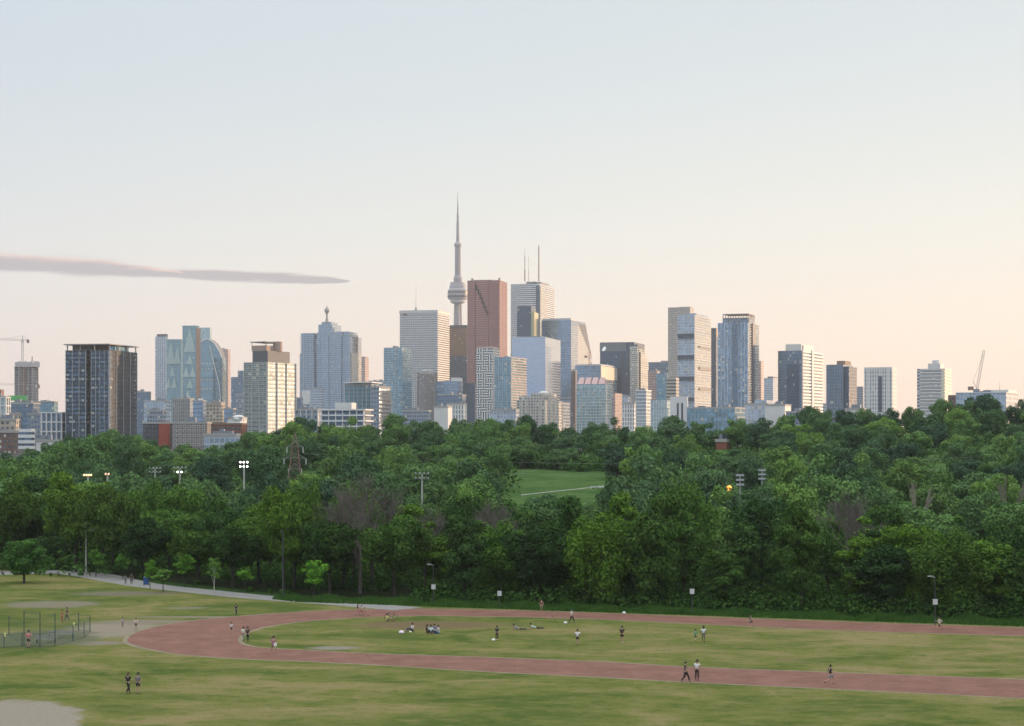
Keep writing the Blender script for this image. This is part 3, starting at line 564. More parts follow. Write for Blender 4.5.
for k in range(4):
    a=.06+k*.235; m.face([(*b.pt(a+.2,-.02),b.z(384)),(*b.pt(a,-.02),b.z(384)),(*b.pt(a+.02,.25),b.z(377)),(*b.pt(a+.18,.25),b.z(377))]); m.face([(*b.pt(a,-.02),b.z(384)),(*b.pt(a,.5),b.z(384)),(*b.pt(a+.02,.25),b.z(377))]); m.face([(*b.pt(a+.2,.5),b.z(384)),(*b.pt(a+.2,-.02),b.z(384)),(*b.pt(a+.18,.25),b.z(377))]); m.face([(*b.pt(a,.5),b.z(384)),(*b.pt(a+.2,.5),b.z(384)),(*b.pt(a+.18,.25),b.z(377)),(*b.pt(a+.02,.25),b.z(377))])
m.build('gable',plain('pink_copper',(.50,.33,.33),.5),b.o); b.bands(388,440,3.2,.7,.6,plain('pale_slab',(.5,.52,.52),.7),'balcony'); b.fins(388,440,6,.7,.4,MATS['pale_slab'])
b=Bld('apartment_block','narrow brown block with an orange lit side, beside the gabled teal block',612,615,622,393,2400,fPink); b.bands(394,440,3.6,.5,.8,MATS['pink_slab'],'floor_band')
# dark tower with white emblem and stepped curved corner
b=Bld('office_tower','wide dark glass tower with a small white emblem and a stepped rounded corner',600,638,648.5,342,3000,fDark,body=False); S=b.sx
b.block(S(634),1,0,1,342,fDark,'wall'); b.block(0,S(634),0,.5,344.5,fDark,'wall')
for k,(xx,y_) in enumerate(((639.5,346),(641.5,348),(643.5,350.5),(645.5,353.5),(647,357),(648.3,362))): b.block(0,.2,b.tx(xx-2),b.tx(xx),y_,fSunlit,'stepped_bay',off=.05*k)
b.block(S(626),1,0.001,.9,351,plain('sky_lobby',(.13,.16,.18),.4),'upper_band',342.5,off=.3); b.fins(352,440,3,1.4,2.4,DARKM,'fins',S(640),S(622)); b.bands(349,440,3.7,.5,.7,plain('sunlit_slab_tint',(.55,.5,.42),.5),'floor_band',0,1,0,1,'R')  # cream floor bands paint sunlight on the sun-facing side
m=MB(); pts=[(602.3,350.2),(603.2,350.8),(604.8,350.3),(605.9,349),(606.3,347.4),(605.6,347.6),(606.0,346.3),(604.9,346.9),(604.6,345.9),(603.6,347.3),(602.6,348.5)]
f_=[(*b.pt(S(x_),-.022),b.z(y_)) for x_,y_ in pts]; g_=[(*b.pt(S(x_),-.012),b.z(y_)) for x_,y_ in pts]
m.face(f_); m.face(list(reversed(g_)))
for i in range(len(pts)): j=(i+1)%len(pts); m.face([g_[i],g_[j],f_[j],f_[i]])
m.build('emblem',emit('sign_white',(.9,.9,.9),.35),b.o)
b=Bld('office_tower','hazy grey blue office block with a lit corner behind the banded balcony tower',648,668,676,362,3500,fSlate); b.block(0,.4,.1,.9,360.5,fPink,'penthouse',362)
# balcony tower with dark belts + beige tower behind
b=Bld('apartment_tower','plain beige tower rising just behind the dark belted balcony tower',668,690,694,307,2750,facade('beige_flats',(.42,.38,.34),(.22,.24,.27),3.0,1.8,.6,.5,.4,.2,.4,.03,.1)); b.block(.0,.5,.1,.8,306.5,CONC,'penthouse',307.2)
b=Bld('apartment_tower','tall balcony tower of blue glass with dark horizontal belts',678,694.5,710.8,315,2500,fPale,ang=20); b.block(-.02,.55,.05,.8,313,fPale,'penthouse',315)
b.bands(316,440,3.0,.9,.55,plain('cream_balcony',(.62,.58,.48),.6),'balcony',0,1,0,1,'R'); b.fins(315,440,3,.6,.6,WHITE)
for y0,y1 in ((333.5,338),(355,359.5),(376.5,380.5),(397.5,401)): b.block(-.0,.99,-.02,.0,y0,plain('belt_dark',(.055,.075,.115),.5),'dark_belt',y1,off=.25)
for y0,y1 in ((345,347),(366,369.5),(387,390)): b.block(-.06,.0,.25,.95,y0,MATS['belt_dark'],'dark_belt',y1)
b=Bld('apartment_tower','thin dark blue tower in the gap between the two tallest balcony towers',711,716,718.5,328,2900,fDark); b.block(-.06,.3,.1,.9,337,plain('sunlit_orange_tint',(.55,.33,.2),.5),'sunlit_patch',328.5)  # orange patch paints a bit of low sun on the tower
b=Bld('office_block','teal glass block under the grey blue office block',656.5,667,669,373,2500,fTeal); b.plant(2)
b=Bld('office_block','low block of dark and cream stripes beside the beige tower',666,676,679,377.5,2400,facade('cream_striped_wall',(.48,.44,.38),(.08,.09,.11),4.0,30,.99,.5,.3,.3,.2,0,0))
# tall blue white tower
fX=facade('blue_flats_glass',(.17,.24,.33),(.24,.38,.54),3.0,2.4,.82,.74,.7,.1,.6,.06,.14,(.66,.7,.72))
b=Bld('apartment_tower','tall blue glass tower with white vertical fins and an open frame crown',718,748,759,322.5,2300,fX,ang=20)
b.fins(322.5,440,9,.8,.45,WHITE); b.block(b.sx(738),b.sx(732),-.02,.05,323,fSlate,'recess'); b.bands(323,440,3.0,1.0,.45,MATS['cream_balcony'],'balcony',0,1,0,1,'R'); b.block(-.05,.0,.3,.5,322.5,MATS['belt_dark'],'dark_strip')
b.block(.0,b.sx(722.5),.08,.6,317.5,fX,'crown_wall',322.5)
m=MB()
for k in range(11): a=lerp(0,b.sx(722.5),k/10); m.prism(b.poly(a,a+.018,.06,.09),b.z(322.5),b.z(313.6))
for k in range(5): m.prism(b.poly(0,.02,.1+k*.12,.13+k*.12),b.z(322.5),b.z(313.6))
m.prism(b.poly(0,b.sx(722.5),.06,.62),b.z(314.1),b.z(313.3)); m.prism(b.poly(0,b.sx(722.5),.06,.62,.2),b.z(317.9),b.z(317.3)); m.build('crown_frame',plain('frame_brown',(.25,.22,.21),.6),b.o); b.cyl(.62,.3,.2,313,311.8,STEEL,'mast')
b=Bld('apartment_tower','slim tower with an orange lit edge tucked behind the tall finned blue tower',757,761,763.5,361,3000,fPink)
b=Bld('office_block','small hazy dark capped tower between the finned blue tower and slate glass slab',764,773,778,378,3200,fPale); b.block(.0,.6,.0,.9,376.5,plain('cap_dark',(.10,.10,.12),.6),'penthouse',378)
# slate slab with white banded side
b=Bld('office_tower','slate glass slab joined to a white banded wing',778,802,822.5,350.5,2350,fSlate,body=False,ang=24)
b.block(0,1,0,1,350.5,fSlate,'wall'); b.block(.03,.68,.0,.6,344,WHITE,'penthouse',350.5); b.block(-.02,.42,.05,.45,345,WHITE,'penthouse',350.5)
b.bands(350.5,440,3.9,.8,1.9,plain('white_band',(.66,.66,.66),.5),'floor_band',0,1,0.02,1,'R'); b.block(-.06,0,.42,.5,349,WHITE,'pilaster'); b.block(.12,.62,-.012,0,364,fDark,'dark_panel')
b=Bld('apartment_tower','dark blue twin block tower with a brown roof cabin',826.5,843,853,364.5,2200,fSlate,ang=24); b.block(-.3,.12,.1,.9,366.5,fDark,'side_block'); b.block(.0,.5,.2,.8,360.5,plain('brown_cabin',(.20,.14,.12),.7),'penthouse',364.5); b.fins(365,440,6,.4,.4,GREYM)
b=Bld('office_block','faint grey block half hidden between the dark twin block and white slotted tower',853,863,864,386.5,3000,fGrey)
b=Bld('apartment_tower','white tower with staggered vertical slot windows',864.5,892,896.5,367.5,2100,fWhiteS,ang=20); b.block(0,1,0,1,367,WHITE,'parapet_wall',369,off=.3); b.block(b.sx(882),b.sx(878.5),-.015,0,376,MATS['belt_dark'],'slot_window',412); b.fins(369,440,7,.35,.8,WHITE)
b=Bld('apartment_tower','white and slate banded tower with a cylindrical roof cabin, standing alone',917,944.5,951,368.5,1900,facade('slate_bands',(.55,.55,.54),(.14,.17,.22),3.2,2.4,.97,.55,.4,.2,.4,.02,.1),ang=22)
b.bands(368.5,440,3.2,.9,1.1,MATS['white_band'],'balcony',0,.86); b.block(.0,.1,-.02,1.0,368.6,plain('cream_end',(.66,.60,.5),.6),'end_wall',off=.2); b.block(b.sx(939),b.sx(926.5),.2,.8,363,WHITE,'penthouse',368.5)
m=MB(); p=b.pt(b.sx(932.5),.5); m.lathe([(3.6,b.z(363)),(3.6,b.z(359.6)),(3.2,b.z(359.2))],p[0],p[1],16); m.build('drum',WHITE,b.o)
b=Bld('institution_block','long low pale block on the far right with a glazed front',956,1006,1018,392.5,1500,fPale,ang=24); b.block(.0,.4,.2,.9,389.5,WHITE,'upper_block',392.5); b.block(.0,1,0,1,392,WHITE,'roof_edge',392.7,off=.6); b.cyl(b.sx(996),.3,.25,392,381,STEEL,'mast',.1); b.plant(3)
b=Bld('institution_block','low brown annex on the end of the long pale block',948,958,960,395,1550,fBrown)
crane('tower_crane','white luffing crane with a steep raised jib over the long low pale block',977,400,389,1600,2,2,plain('crane_white',(.40,.38,.36),.6),luff=(7,39))
# ---- concrete observation tower
D=4380; Xc=wx(457.8,D); px=D/F; o=thing('observation_tower','tall slender concrete tower with a round pod and a long antenna spire','tower',(Xc,D,10))
zz=lambda y_: wz(y_,D)-10
m=MB(); cs=[]
for y_,rc,rl in ((443,9,30),(425,8.2,22),(400,7.2,16),(370,6.4,12.5),(340,5.8,10.3),(318,5.4,9.0),(303,5.2,8.2)): cs.append((zz(y_),rc,rl))
rings=[]
for z_,rc,rl in cs:
    ring=[]
    for k in range(3):
        t=R(120*k+30); 
        for da,rr_ in ((-8,rl),(8,rl),(60,rc*.8)):
            tt=t+R(da) if rr_!=rl else t+math.atan2(2.6*(1 if da>0 else -1),rl); ring.append((rr_*math.cos(tt),rr_*math.sin(tt)))
    rings.append((z_,ring))
for (z0_,r0),(z1_,r1) in zip(rings,rings[1:]):
    n=len(r0)
    for k in range(n): k2=(k+1)%n; m.face([(*r0[k],z0_),(*r0[k2],z0_),(*r1[k2],z1_),(*r1[k],z1_)])
conc=plain('tower_concrete',(.31,.29,.31),.8,scale=.02); m.build('shaft',conc,o)
m=MB(); m.lathe([(7.5,zz(304)),(13,zz(303.3)),(16.5,zz(302)),(17,zz(300.8)),(16,zz(299.6))],0,0,36); m.build('radome',plain('radome_white',(.66,.64,.66),.5),o)
m=MB(); m.lathe([(16,zz(299.6)),(21.5,zz(299.2)),(22,zz(297.6)),(20.8,zz(297.3)),(20.8,zz(296.2)),(22.6,zz(295.9)),(22.8,zz(294.6)),(22,zz(294.2)),(21.2,zz(291.5)),(22.2,zz(291.2)),(22,zz(290.2)),(19,zz(289)),(18.2,zz(286)),(17,zz(284.5)),(16.5,zz(282.5)),(8,zz(282.2))],0,0,36); pod=m.build('pod',plain('pod_grey',(.34,.33,.36),.5),o)
m=MB(); m.lathe([(22.7,zz(297.3)),(22.9,zz(297.2)),(22.9,zz(296.3)),(22.7,zz(296.2))],0,0,36); m.build('window_ring',DARKM,pod); m=MB(); m.lathe([(21.9,zz(293.8)),(22.3,zz(293.7)),(22.3,zz(291.9)),(21.9,zz(291.8))],0,0,36); m.build('window_ring',plain('pod_window',(.16,.14,.15),.3),pod)
m=MB(); m.lathe([(9,zz(282.3)),(9,zz(278)),(6.6,zz(275)),(6.3,zz(246))],0,0,12); m.build('upper_shaft',conc,o)
m=MB(); m.lathe([(6.3,zz(247)),(8.0,zz(246)),(8.3,zz(244.6)),(7.6,zz(243.2)),(4.5,zz(242))],0,0,24); m.build('sky_pod',MATS['pod_grey'],o)
m=MB(); m.lathe([(4.0,zz(243)),(3.2,zz(230)),(2.9,zz(224)),(3.3,zz(223.7)),(3.3,zz(222.7)),(2.5,zz(222.5)),(2.3,zz(216)),(2.7,zz(215.7)),(2.7,zz(214.7)),(1.7,zz(214.4)),(1.4,zz(206)),(1.7,zz(205.7)),(1.0,zz(205)),(.9,zz(200)),(.6,zz(199.5)),(.5,zz(192.5))],0,0,10); m.build('spire',plain('spire_grey',(.33,.31,.33),.5),o)
# ---- lower and in-between buildings
def low(name,label,xL,xM,xR,yt,D,mat,cat='building',extra=None,**k):
    b=Bld(name,label,xL,xM,xR,yt,D,mat,cat=cat,**k); b.parapet(yt,.8,CONC); b.plant(3); return b
b=low('apartment_block','mid rise with a bold white concrete frame at the left margin',-12,5.5,9.5,397,1500,fTeal2); b.fins(397,440,4,.7,.9,WHITE,'fins',0,1,2); b.bands(397,440,6.2,.8,.8,WHITE,'floor_band')
b=low('office_block','dark roofed block with red hoarding at the left margin',-30,1,4,390,1700,fBrick); 
b=Bld('office_block','glass building site block topped with bright green hoarding',8,24,27,402,1900,fTeal); b.block(0,1,0,1,395.5,plain('green_hoarding',(.10,.42,.12),.7),'hoarding',400.5,off=.2)
b=low('office_block','grey blue glass block below the unfinished tower',10,33,40,403.5,1600,fSlate)
b=low('office_block','teal glass block with a brown roof box left of the dark apartment tower',38,54,58,402,1800,fTeal); b.block(.0,.4,.1,.8,401,MATS['brown_cabin'],'penthouse',403)
b=Bld('apartment_block','slate block behind white posts and beams left of the dark apartment tower',42,62,66,412,1400,fSlate); b.fins(412,442,4,1.0,1.0,WHITE); b.bands(412,442,6.6,1.1,.9,WHITE,'floor_band')
b=low('apartment_block','small tan brick block with pale cornices at the left margin',-14,16,19,420,1150,fTan); b=low('warehouse','brown brick warehouse below the tan block',-20,14,18,432,1050,fBrown)
b=Bld('apartment_block','white banded block with ribbon windows at the left of the skyline',18,31,34,429,1100,fSlate); b.bands(429,456,3.1,.5,1.7,MATS['white_band'],'balcony')
b=low('school','low white building with a flat roof among the trees',36,56,61,441,1050,WHITE)
b=low('apartment_block','tan tower block stub rising over the white banded block',10,20,21,414,1350,fTan)
b=low('office_block','mixed grey and white block under the unfinished tower',28,41,43,414,1450,fGrey)
b=low('office_block','flat slate block just beyond the dark apartment tower',134,149,151,392,2600,fSlate)
b=low('office_block','pale glassy block at the foot of the slim gridded tower',144,165,171,401,2000,fPale); b=low('office_block','slate block with dark roof, before the pale glassy block',147,163,166,411,1700,fGrey)
b=low('office_block','grey block of closely spaced vertical ribs',173,190,194,399,1900,fGrey); b.fins(400,440,9,.6,.8,CONC)
b=low('office_block','bright blue glass block with a white round roof vent',193,203,206,401,1800,fBlue); m=MB(); m.ball((*b.pt(.4,.4),b.z(400)),2.2,6); m.build('roof_vent',WHITE,b.o)
b=low('apartment_block','tan block with dark balcony slots behind the brick terraces',206,221,225,403,1700,fTan); b=low('office_block','small blue glass cube beyond the brick terraces',224,233,236,409,1600,fBlue)
b=low('hall','low white hall with a curved roof beside the pale gridded tower',228,242,247,418,1400,WHITE); m=MB(); m.ball((*b.pt(.4,.4),b.z(419)),5,8,0,.6); m.build('roof_dome',WHITE,b.o)
def windowed(b,mat,nc,nr,y0,y1,a0=.03,a1=.97,ww=.55,wh=.55,frame=None):
    H=(b.z(y0)-b.z(y1))/nr; 
    for r in range(nr):
        for c_ in range(nc):
            da=(a1-a0)/nc; a=a0+c_*da+da*(1-ww)/2; zt=b.z(y0)-r*H-H*(1-wh)/2; zb_=zt-H*wh
            m=MB(); m.prism([b.pt(a+da*ww,0),b.pt(a+da*ww,-.22/b.Dp),b.pt(a,-.22/b.Dp),b.pt(a,0)],zb_,zt,0,0); fr=m.build('window',frame or WHITE,b.o)
            m=MB(); e=da*ww*.14; m.prism([b.pt(a+da*ww-e,-.1/b.Dp),b.pt(a+da*ww-e,-.27/b.Dp),b.pt(a+e,-.27/b.Dp),b.pt(a+e,-.1/b.Dp)],zb_+.25,zt-.25,0,0); m.build('pane',mat,fr)
GL=plain('window_glass',(.10,.13,.16),.12,.3)
b=Bld('apartment_block','grey brick terrace with scattered white framed windows and a red end bay',172,207,211,423,1150,plain('grey_brick',(.22,.20,.19),.85,scale=.6)); b.parapet(423,.6,CONC); windowed(b,GL,7,5,424,447); b.plant(2)
b=Bld('apartment_block','dark brick terrace with a tall red brick stair bay',143,168,173,423,1160,plain('dark_brick',(.075,.07,.08),.85,scale=.6)); b.parapet(423,.6,CONC); windowed(b,GL,4,5,424,447,.4,.97,.6,.5,plain('dark_frame',(.12,.13,.15),.6)); b.block(-.02,.36,-.03,.3,421.5,plain('red_brick',(.30,.065,.045),.85,scale=.6),'stair_bay')
b=Bld('apartment_block','red brown brick building with a long dark window strip and pale roof boxes',210,242,247,424,1200,plain('red_brown_brick',(.20,.085,.06),.85,scale=.6)); b.parapet(424,.6,MATS['brown_cabin']); windowed(b,GL,9,3,426,440,ww=.8,wh=.5,frame=MATS['dark_frame']); b.block(.1,.5,.2,.8,421.5,WHITE,'roof_box',424); b.block(.55,.9,.2,.8,422,plain('brown_cabin',(.2,.14,.12)),'roof_box',424)
b=low('office_block','low glazed strip building in front of the red brown brick building',204,236,240,435,1090,fPale)
b=Bld('apartment_block','modern white terraced block with long balconies below the stepped blue tower',322,364,371,409,1150,fSlate); b.bands(409,440,3.2,1.2,.8,MATS['white_band'],'balcony'); b.block(.32,.72,.15,.8,402.5,WHITE,'penthouse',409); b.fins(409,440,6,.9,.5,WHITE)
b=low('apartment_block','dark flat block beside the modern white terraced block',295,318,323,410,1200,fGrey); b.fins(410,440,4,.6,.5,WHITE)
b=low('office_block','glass office block with a pale flat canopy roof, behind the white terraced block',345,371,380,385,1700,fTeal); b.block(-.02,1.02,-.05,1,381.8,WHITE,'canopy',383,off=1.0); b.fins(386,440,6,.5,.4,MATS['pale_fin'])
b=low('apartment_block','grey block with rows of dark balconies beside the teal apartment tower',371,379,391,387,1600,fGrey,ang=26); b.bands(388,440,3.1,1.0,.6,CONC,'balcony',0,1,0,1,'R')
b=low('office_block','grey glass annex low in front of the stepped blue tower',310,322,324,389,2800,fPale); b=low('office_block','faint blue block beside the copper coloured slab',369,383,386,381,3600,fPale)
b=low('apartment_block','white low block between the grey brown tower and the blue office block',434,448,452,407,1700,WHITE); b=low('school','white walled low building before the maze patterned tower',447,464,467,404,1800,fWhiteS)
b=low('office_block','slate glass block behind the low white boxes',437,462,466,395,2300,fSlate); b=low('office_block','low grey block in front of the grey brown tower',402,428,431,411,1900,fGrey)
b=low('apartment_block','pale balconied block low behind the domed block',490,516,519,410,1750,fPale); b=low('office_block','slim brown shaft before the blue slanting tower',571,575.5,577,371,2600,fBrown)
b=low('office_block','slanted white gabled block beyond the narrow brown block',622,634,638,404,2000,fWhiteS); b=low('apartment_block','grey blue low block beyond the narrow brown block',615,628,631,396,2500,fPale)
b=Bld('apartment_tower','pale blue banded tower in front of the dark emblem tower',636,646,651,390,1900,fPale,ang=22); b.bands(390,440,3.4,.5,1.0,MATS['white_band'],'balcony'); b.plant(2)
b=low('office_block','mauve brick slab behind the pale ribbed block',648,657,660,371,2800,fPink)
b=Bld('apartment_block','pale green ribbed glass block beside the white block with two slots',651,667,671,400,1700,fTeal2); b.fins(400,440,6,.6,.6,WHITE)
b=Bld('office_block','blank white block with two tall dark slots',670,687.5,688,396.5,1600,plain('white_wall',(.64,.64,.66),.7,scale=.05)); b.block(.25,.36,-.02,0,403,DARKM,'slot_window',424); b.block(.5,.61,-.02,0,403,DARKM,'slot_window',424)
b=low('office_block','long low blue glass block in front of the dark belted tower',687,735,745,408,1500,fTeal); b.fins(408,440,12,.4,.3,MATS['pale_fin'])
b=low('apartment_block','pale stepped block at the foot of the finned blue tower',744,768,779,404,1700,fPale); b.block(.1,.6,.1,.8,400,fPale,'upper_block',404)
b=low('office_block','white walled block between the finned blue tower and the slate slab',765,785,791,405,1600,WHITE); b=low('office_block','grey low block under the slate glass slab',786,812,820,412,1500,fGrey)
b=low('office_block','low white shed roofed block below the dark twin block',845,862,866,409,1300,WHITE); b=low('office_block','pale slab behind the slate glass slab',802,826,829,404,2600,fPale)
b=low('apartment_block','blue grey slab peeping between the sail tower and grey office',236,246,248,395,2600,fGrey); b=low('apartment_block','low grey slab between the charcoal topped tower and stepped blue tower',288,301,303,398,2500,fSlate)
b=low('apartment_block','blue grey slab filling the gap left of the antenna tower',500,512,514,388,3400,fSlate); b=low('office_block','grey block between the blue slanting tower and the gabled teal block',560,578,580,398,2700,fGrey)
b=low('house','red brick house wall showing through the trees on the hill',716,726,731,441,735,plain('house_brick',(.26,.09,.065),.85,scale=.8),base=-2,ang=26)
b=low('house','white house gable showing through the trees near the brick house',737,743,746,436,770,WHITE,base=-2)
# ---------------------------------------------------------------- trees
def leafmat(name,a,b_,trans=.12):
    m,nt,b=newmat(name); nt.nodes.remove(b); out=nt.nodes['Material Output']
    oi=nt.nodes.new('ShaderNodeObjectInfo'); ge=nt.nodes.new('ShaderNodeNewGeometry'); tc=nt.nodes.new('ShaderNodeTexCoord')
    r=E(nt,ge.outputs['Random Per Island']); n=noise(nt,tc.outputs['Object'],.35,2)
    c=mixc(nt,((r*.34+n*1.0)-.17).clamp(),a,b_)
    c=mixc(nt,1.0,c,oi.outputs['Color'],'MULTIPLY')
    d=nt.nodes.new('ShaderNodeBsdfDiffuse'); t=nt.nodes.new('ShaderNodeBsdfTranslucent'); mx=nt.nodes.new('ShaderNodeMixShader'); mx.inputs[0].default_value=trans
    nt.links.new(c,d.inputs[0]); nt.links.new(c,t.inputs[0]); nt.links.new(d.outputs[0],mx.inputs[1]); nt.links.new(t.outputs[0],mx.inputs[2]); nt.links.new(mx.outputs[0],out.inputs[0]); return m
LEAF=leafmat('leaves',LF_A,LF_B); BARK=plain('bark',(.04,.034,.028),.9,scale=2); BIRCH=plain('pale_bark',(.42,.40,.36),.8,scale=3); DEADB=plain('bare_twigs',(.12,.10,.092),.9,scale=1)
def unit(v): return v/np.maximum(1e-9,np.linalg.norm(v,axis=-1,keepdims=True))
def leafquads(P,N,size,g):
    n=len(P); a=unit(np.cross(N,g.normal(size=(n,3)))); b_=unit(np.cross(N,a)); s=size*g.uniform(.55,1.35,(n,1)); a=a*s; b_=b_*s*g.uniform(.5,.8,(n,1))
    k=unit(N)*s*.25
    return np.stack([P-a,P-b_+k,P+a,P+b_+k],1)
def crown(name,Rr,Hc,z0,ncl,nleaf,leaf,seed,top=.55,droop=0.,flat=.75,mat=None):
    """leaf clumps through an uneven egg shaped volume; Rr crown radius, Hc crown height, z0 its lowest point"""
    g=np.random.default_rng(seed); ph=g.uniform(0,6.28,6); am=g.uniform(.03,.11,6)
    cl=[];tries=0
    while len(cl)<ncl:
        d=unit(g.normal(size=3)); rad=g.uniform(.25,1.0)**.5
        az=math.atan2(d[1],d[0]); el=d[2]
        irr=1+sum(am[k]*math.sin((k+1)*az+ph[k]+2.5*el*(k%2)) for k in range(6))
        x_,y_,z_=d[0]*Rr*rad*irr*.82,d[1]*Rr*rad*irr*.82,d[2]*rad*irr
        hz_=z_*(Hc*(1-top) if z_>0 else Hc*top)*.84+Hc*top
        # narrower near the bottom
        sh=1.0 if z_>0 else 1-.25*z_*z_
        cr=Rr*g.uniform(.2,.36)
        cl.append((x_*sh,y_*sh,z0+hz_,cr))
    cl=np.array(cl); w_=cl[:,3]**2; idx=g.choice(len(cl),nleaf,p=w_/w_.sum())
    c=cl[idx]; d=unit(g.normal(size=(nleaf,3))+np.array([0,0,.25])); rr=c[:,3:4]*g.uniform(.55,1.08,(nleaf,1))
    P=c[:,:3]+d*rr*np.array([1,1,flat]); 
    if droop: P[:,2]-=droop*g.uniform(0,1,nleaf)**2*(np.hypot(P[:,0],P[:,1])/Rr)
    nc_=nleaf//6; dc=unit(g.normal(size=(nc_,3)))*g.uniform(.3,1,(nc_,1)); P[:nc_]=dc*np.array([Rr*.66,Rr*.66,Hc*.36])+np.array([0,0,z0+Hc*.5]); d[:nc_]=dc
    P[:,2]=np.maximum(P[:,2],.15)
    N=unit(d+.5*g.normal(size=(nleaf,3))+np.array([0,0,.35]))
    return quads_mesh(name,leafquads(P,N,leaf,g),[mat or LEAF]),cl
def trunkmesh(name,cl,H,z0,r0,seed,nl=9,mat=None):
    g=random.Random(seed); m=MB(); x_=y_=0.; p=Vector((0,0,-.3)); n=6
    pts=[p]
    for k in range(1,n+1): pts.append(Vector((g.uniform(-.03,.03)*H*k/n,g.uniform(-.03,.03)*H*k/n,H*.75*k/n)))
    for k in range(n): m.tube(pts[k],pts[k+1],r0*(1.15-k*.16),r0*(1.15-(k+1)*.16),7,cap=False)
    cc=sorted(cl.tolist(),key=lambda q:g.random())[:nl]
    for q in cc:
        t=Vector(q[:3]); j=max(1,min(n-1,int(n*(t.z*.6)/(H*.75)))); a=pts[j]; mid=a.lerp(t,.5)+Vector((0,0,.08*H)) ; m.tube(a,mid,r0*.42,r0*.26,5,cap=False); m.tube(mid,t,r0*.26,r0*.07,4,cap=False)
    me_o=m.build(name,mat or BARK); me=me_o.data; bpy.data.objects.remove(me_o); return me
TREES={}
def proto(kind,Rr,H,z0,ncl,nleaf,leaf,seed,r0,nl=9,trunkmat=None,**k):
    cm_,cl=crown(kind+'_crown',Rr,H-z0,z0,ncl,nleaf,leaf,seed,**k); TREES.setdefault(kind,[]).append((cm_,trunkmesh(kind+'_trunk',cl,H,z0,r0,seed,nl,trunkmat),H,Rr))
# near kinds, unit sizes in metres
for s_ in range(5): proto('broad',6.0+.3*s_,14,.5+.3*(s_%2),30,12500,.26,100+s_,.34,12)
for s_ in range(3): proto('high',6.0+.3*s_,14,3.2,30,12000,.26,150+s_,.30,12)
for s_ in range(4): proto('tall',4.3,16,.8,30,11000,.25,200+s_,.30,12,top=.5)
for s_ in range(3): proto('round',5.2,11,.4,24,9500,.24,300+s_,.28,10,top=.45)
for s_ in range(2): proto('willow',5.6,13,.6,34,11000,.21,400+s_,.30,12,droop=2.0,flat=1.1)
for s_ in range(6): proto('far',6.6,13,.8,30,8000,.33,500+s_,.34,5,top=.5)
for s_ in range(4): proto('farround',6.2,10.5,.4,26,7000,.32,600+s_,.30,5,top=.42)
for s_ in range(2): proto('conifer',2.6,13,.6,40,4000,.3,640+s_,.26,4,top=.2)
def put_tree(kind,i,X,Y,H,tint,label,group,wide=1.0,name='tree',z=None,cat='tree',trunkmat=None):
    P=TREES[kind]; cm_,tm,h0,r0=P[i%len(P)]; s=H/h0
    o=thing(name,label,cat,(X,Y,hgt(X,Y) if z is None else z),group,random.uniform(0,6.28)); o.scale=(s*wide,s*wide,s)
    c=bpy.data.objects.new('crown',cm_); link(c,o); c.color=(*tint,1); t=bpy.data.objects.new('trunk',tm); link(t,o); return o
LM=[(8,'concrete framed block'),(27,'unfinished tower'),(46,'low white school'),(62,'white posted block'),(82,'dark apartment tower'),(104,"dark tower's middle"),(126,"dark tower's sunlit end"),(146,'dark brick terrace'),(163,'slim gridded tower'),(177,'shorter folded tower'),(191,'taller folded tower'),(213,'sail shaped tower'),(237,'hazy blue slab'),(256,'charcoal topped tower'),(281,'lit gridded wall'),(306,'stepped blue tower'),(325,'ball topped mast'),(345,'white terraced block'),(365,'copper coloured slab'),(381,'grey balconied block'),(397,'teal apartment tower'),(412,'pale banded slab'),(427,'rounded bay tower'),(443,"banded slab's rosy side"),(458,'observation tower'),(473,'red granite tower'),(487,'maze patterned tower'),(504,'pink striped tower'),(522,'smaller antenna'),(539,'domed cream block'),(557,'smooth glass tower'),(573,'slanting shouldered tower'),(590,'gabled teal block'),(606,'white emblem'),(624,'dark emblem tower'),(643,'small banded tower'),(660,'ribbed pale block'),(679,'two slotted block'),(700,'dark belted tower'),(714,'thin dark tower'),(731,'open framed crown'),(750,'finned blue tower'),(771,'small dark capped tower'),(790,'slate glass slab'),(812,'white banded wing'),(836,'dark twin tower'),(857,'half hidden block'),(880,'slot windowed tower'),(906,"slotted tower's far gap"),(932,'lone banded tower'),(958,'brown annex'),(980,'luffing crane'),(1004,'long pale block'),(1040,"long pale block's far end")]
used={}
def where(px):
    L=sorted(LM,key=lambda q:abs(q[0]-px)); a,b_=L[0],L[1]
    return a,b_
def tlabel(tint,kind,row,px,H=0):
    a,b_=where(px); lum=tint[0]+tint[1]
    hue='dark' if lum<1.5 else ('green' if lum<2.15 else 'bright')
    kd={'high':'high crowned','broad':'broad','tall':'tall','round':'rounded','willow':'wispy','far':'full','farround':'domed','conifer':'narrow pointed'}[kind]
    A,B=(a[1],b_[1]) if a[0]<b_[0] else (b_[1],a[1])
    for s in (f"{hue} {kd} tree {row}, under the {a[1]}",f"{hue} tree {row}, between the {A} and {B}",f"{kd} tree {row}, between the {A} and {B}",f"{hue} {kd} tree {row}, nearer the {a[1]} than {b_[1]}",f"lower {hue} tree {row}, under the {a[1]}",f"taller {hue} tree {row}, facing the {b_[1]}",f"broader {kd} tree {row}, facing the {b_[1]}",f"slighter {kd} tree {row}, by the {a[1]}"):
        if s not in used and len(s.split())<=16: used[s]=1; return s
    return f"{hue} {kd} tree {row}, behind others, by the {a[1]}"
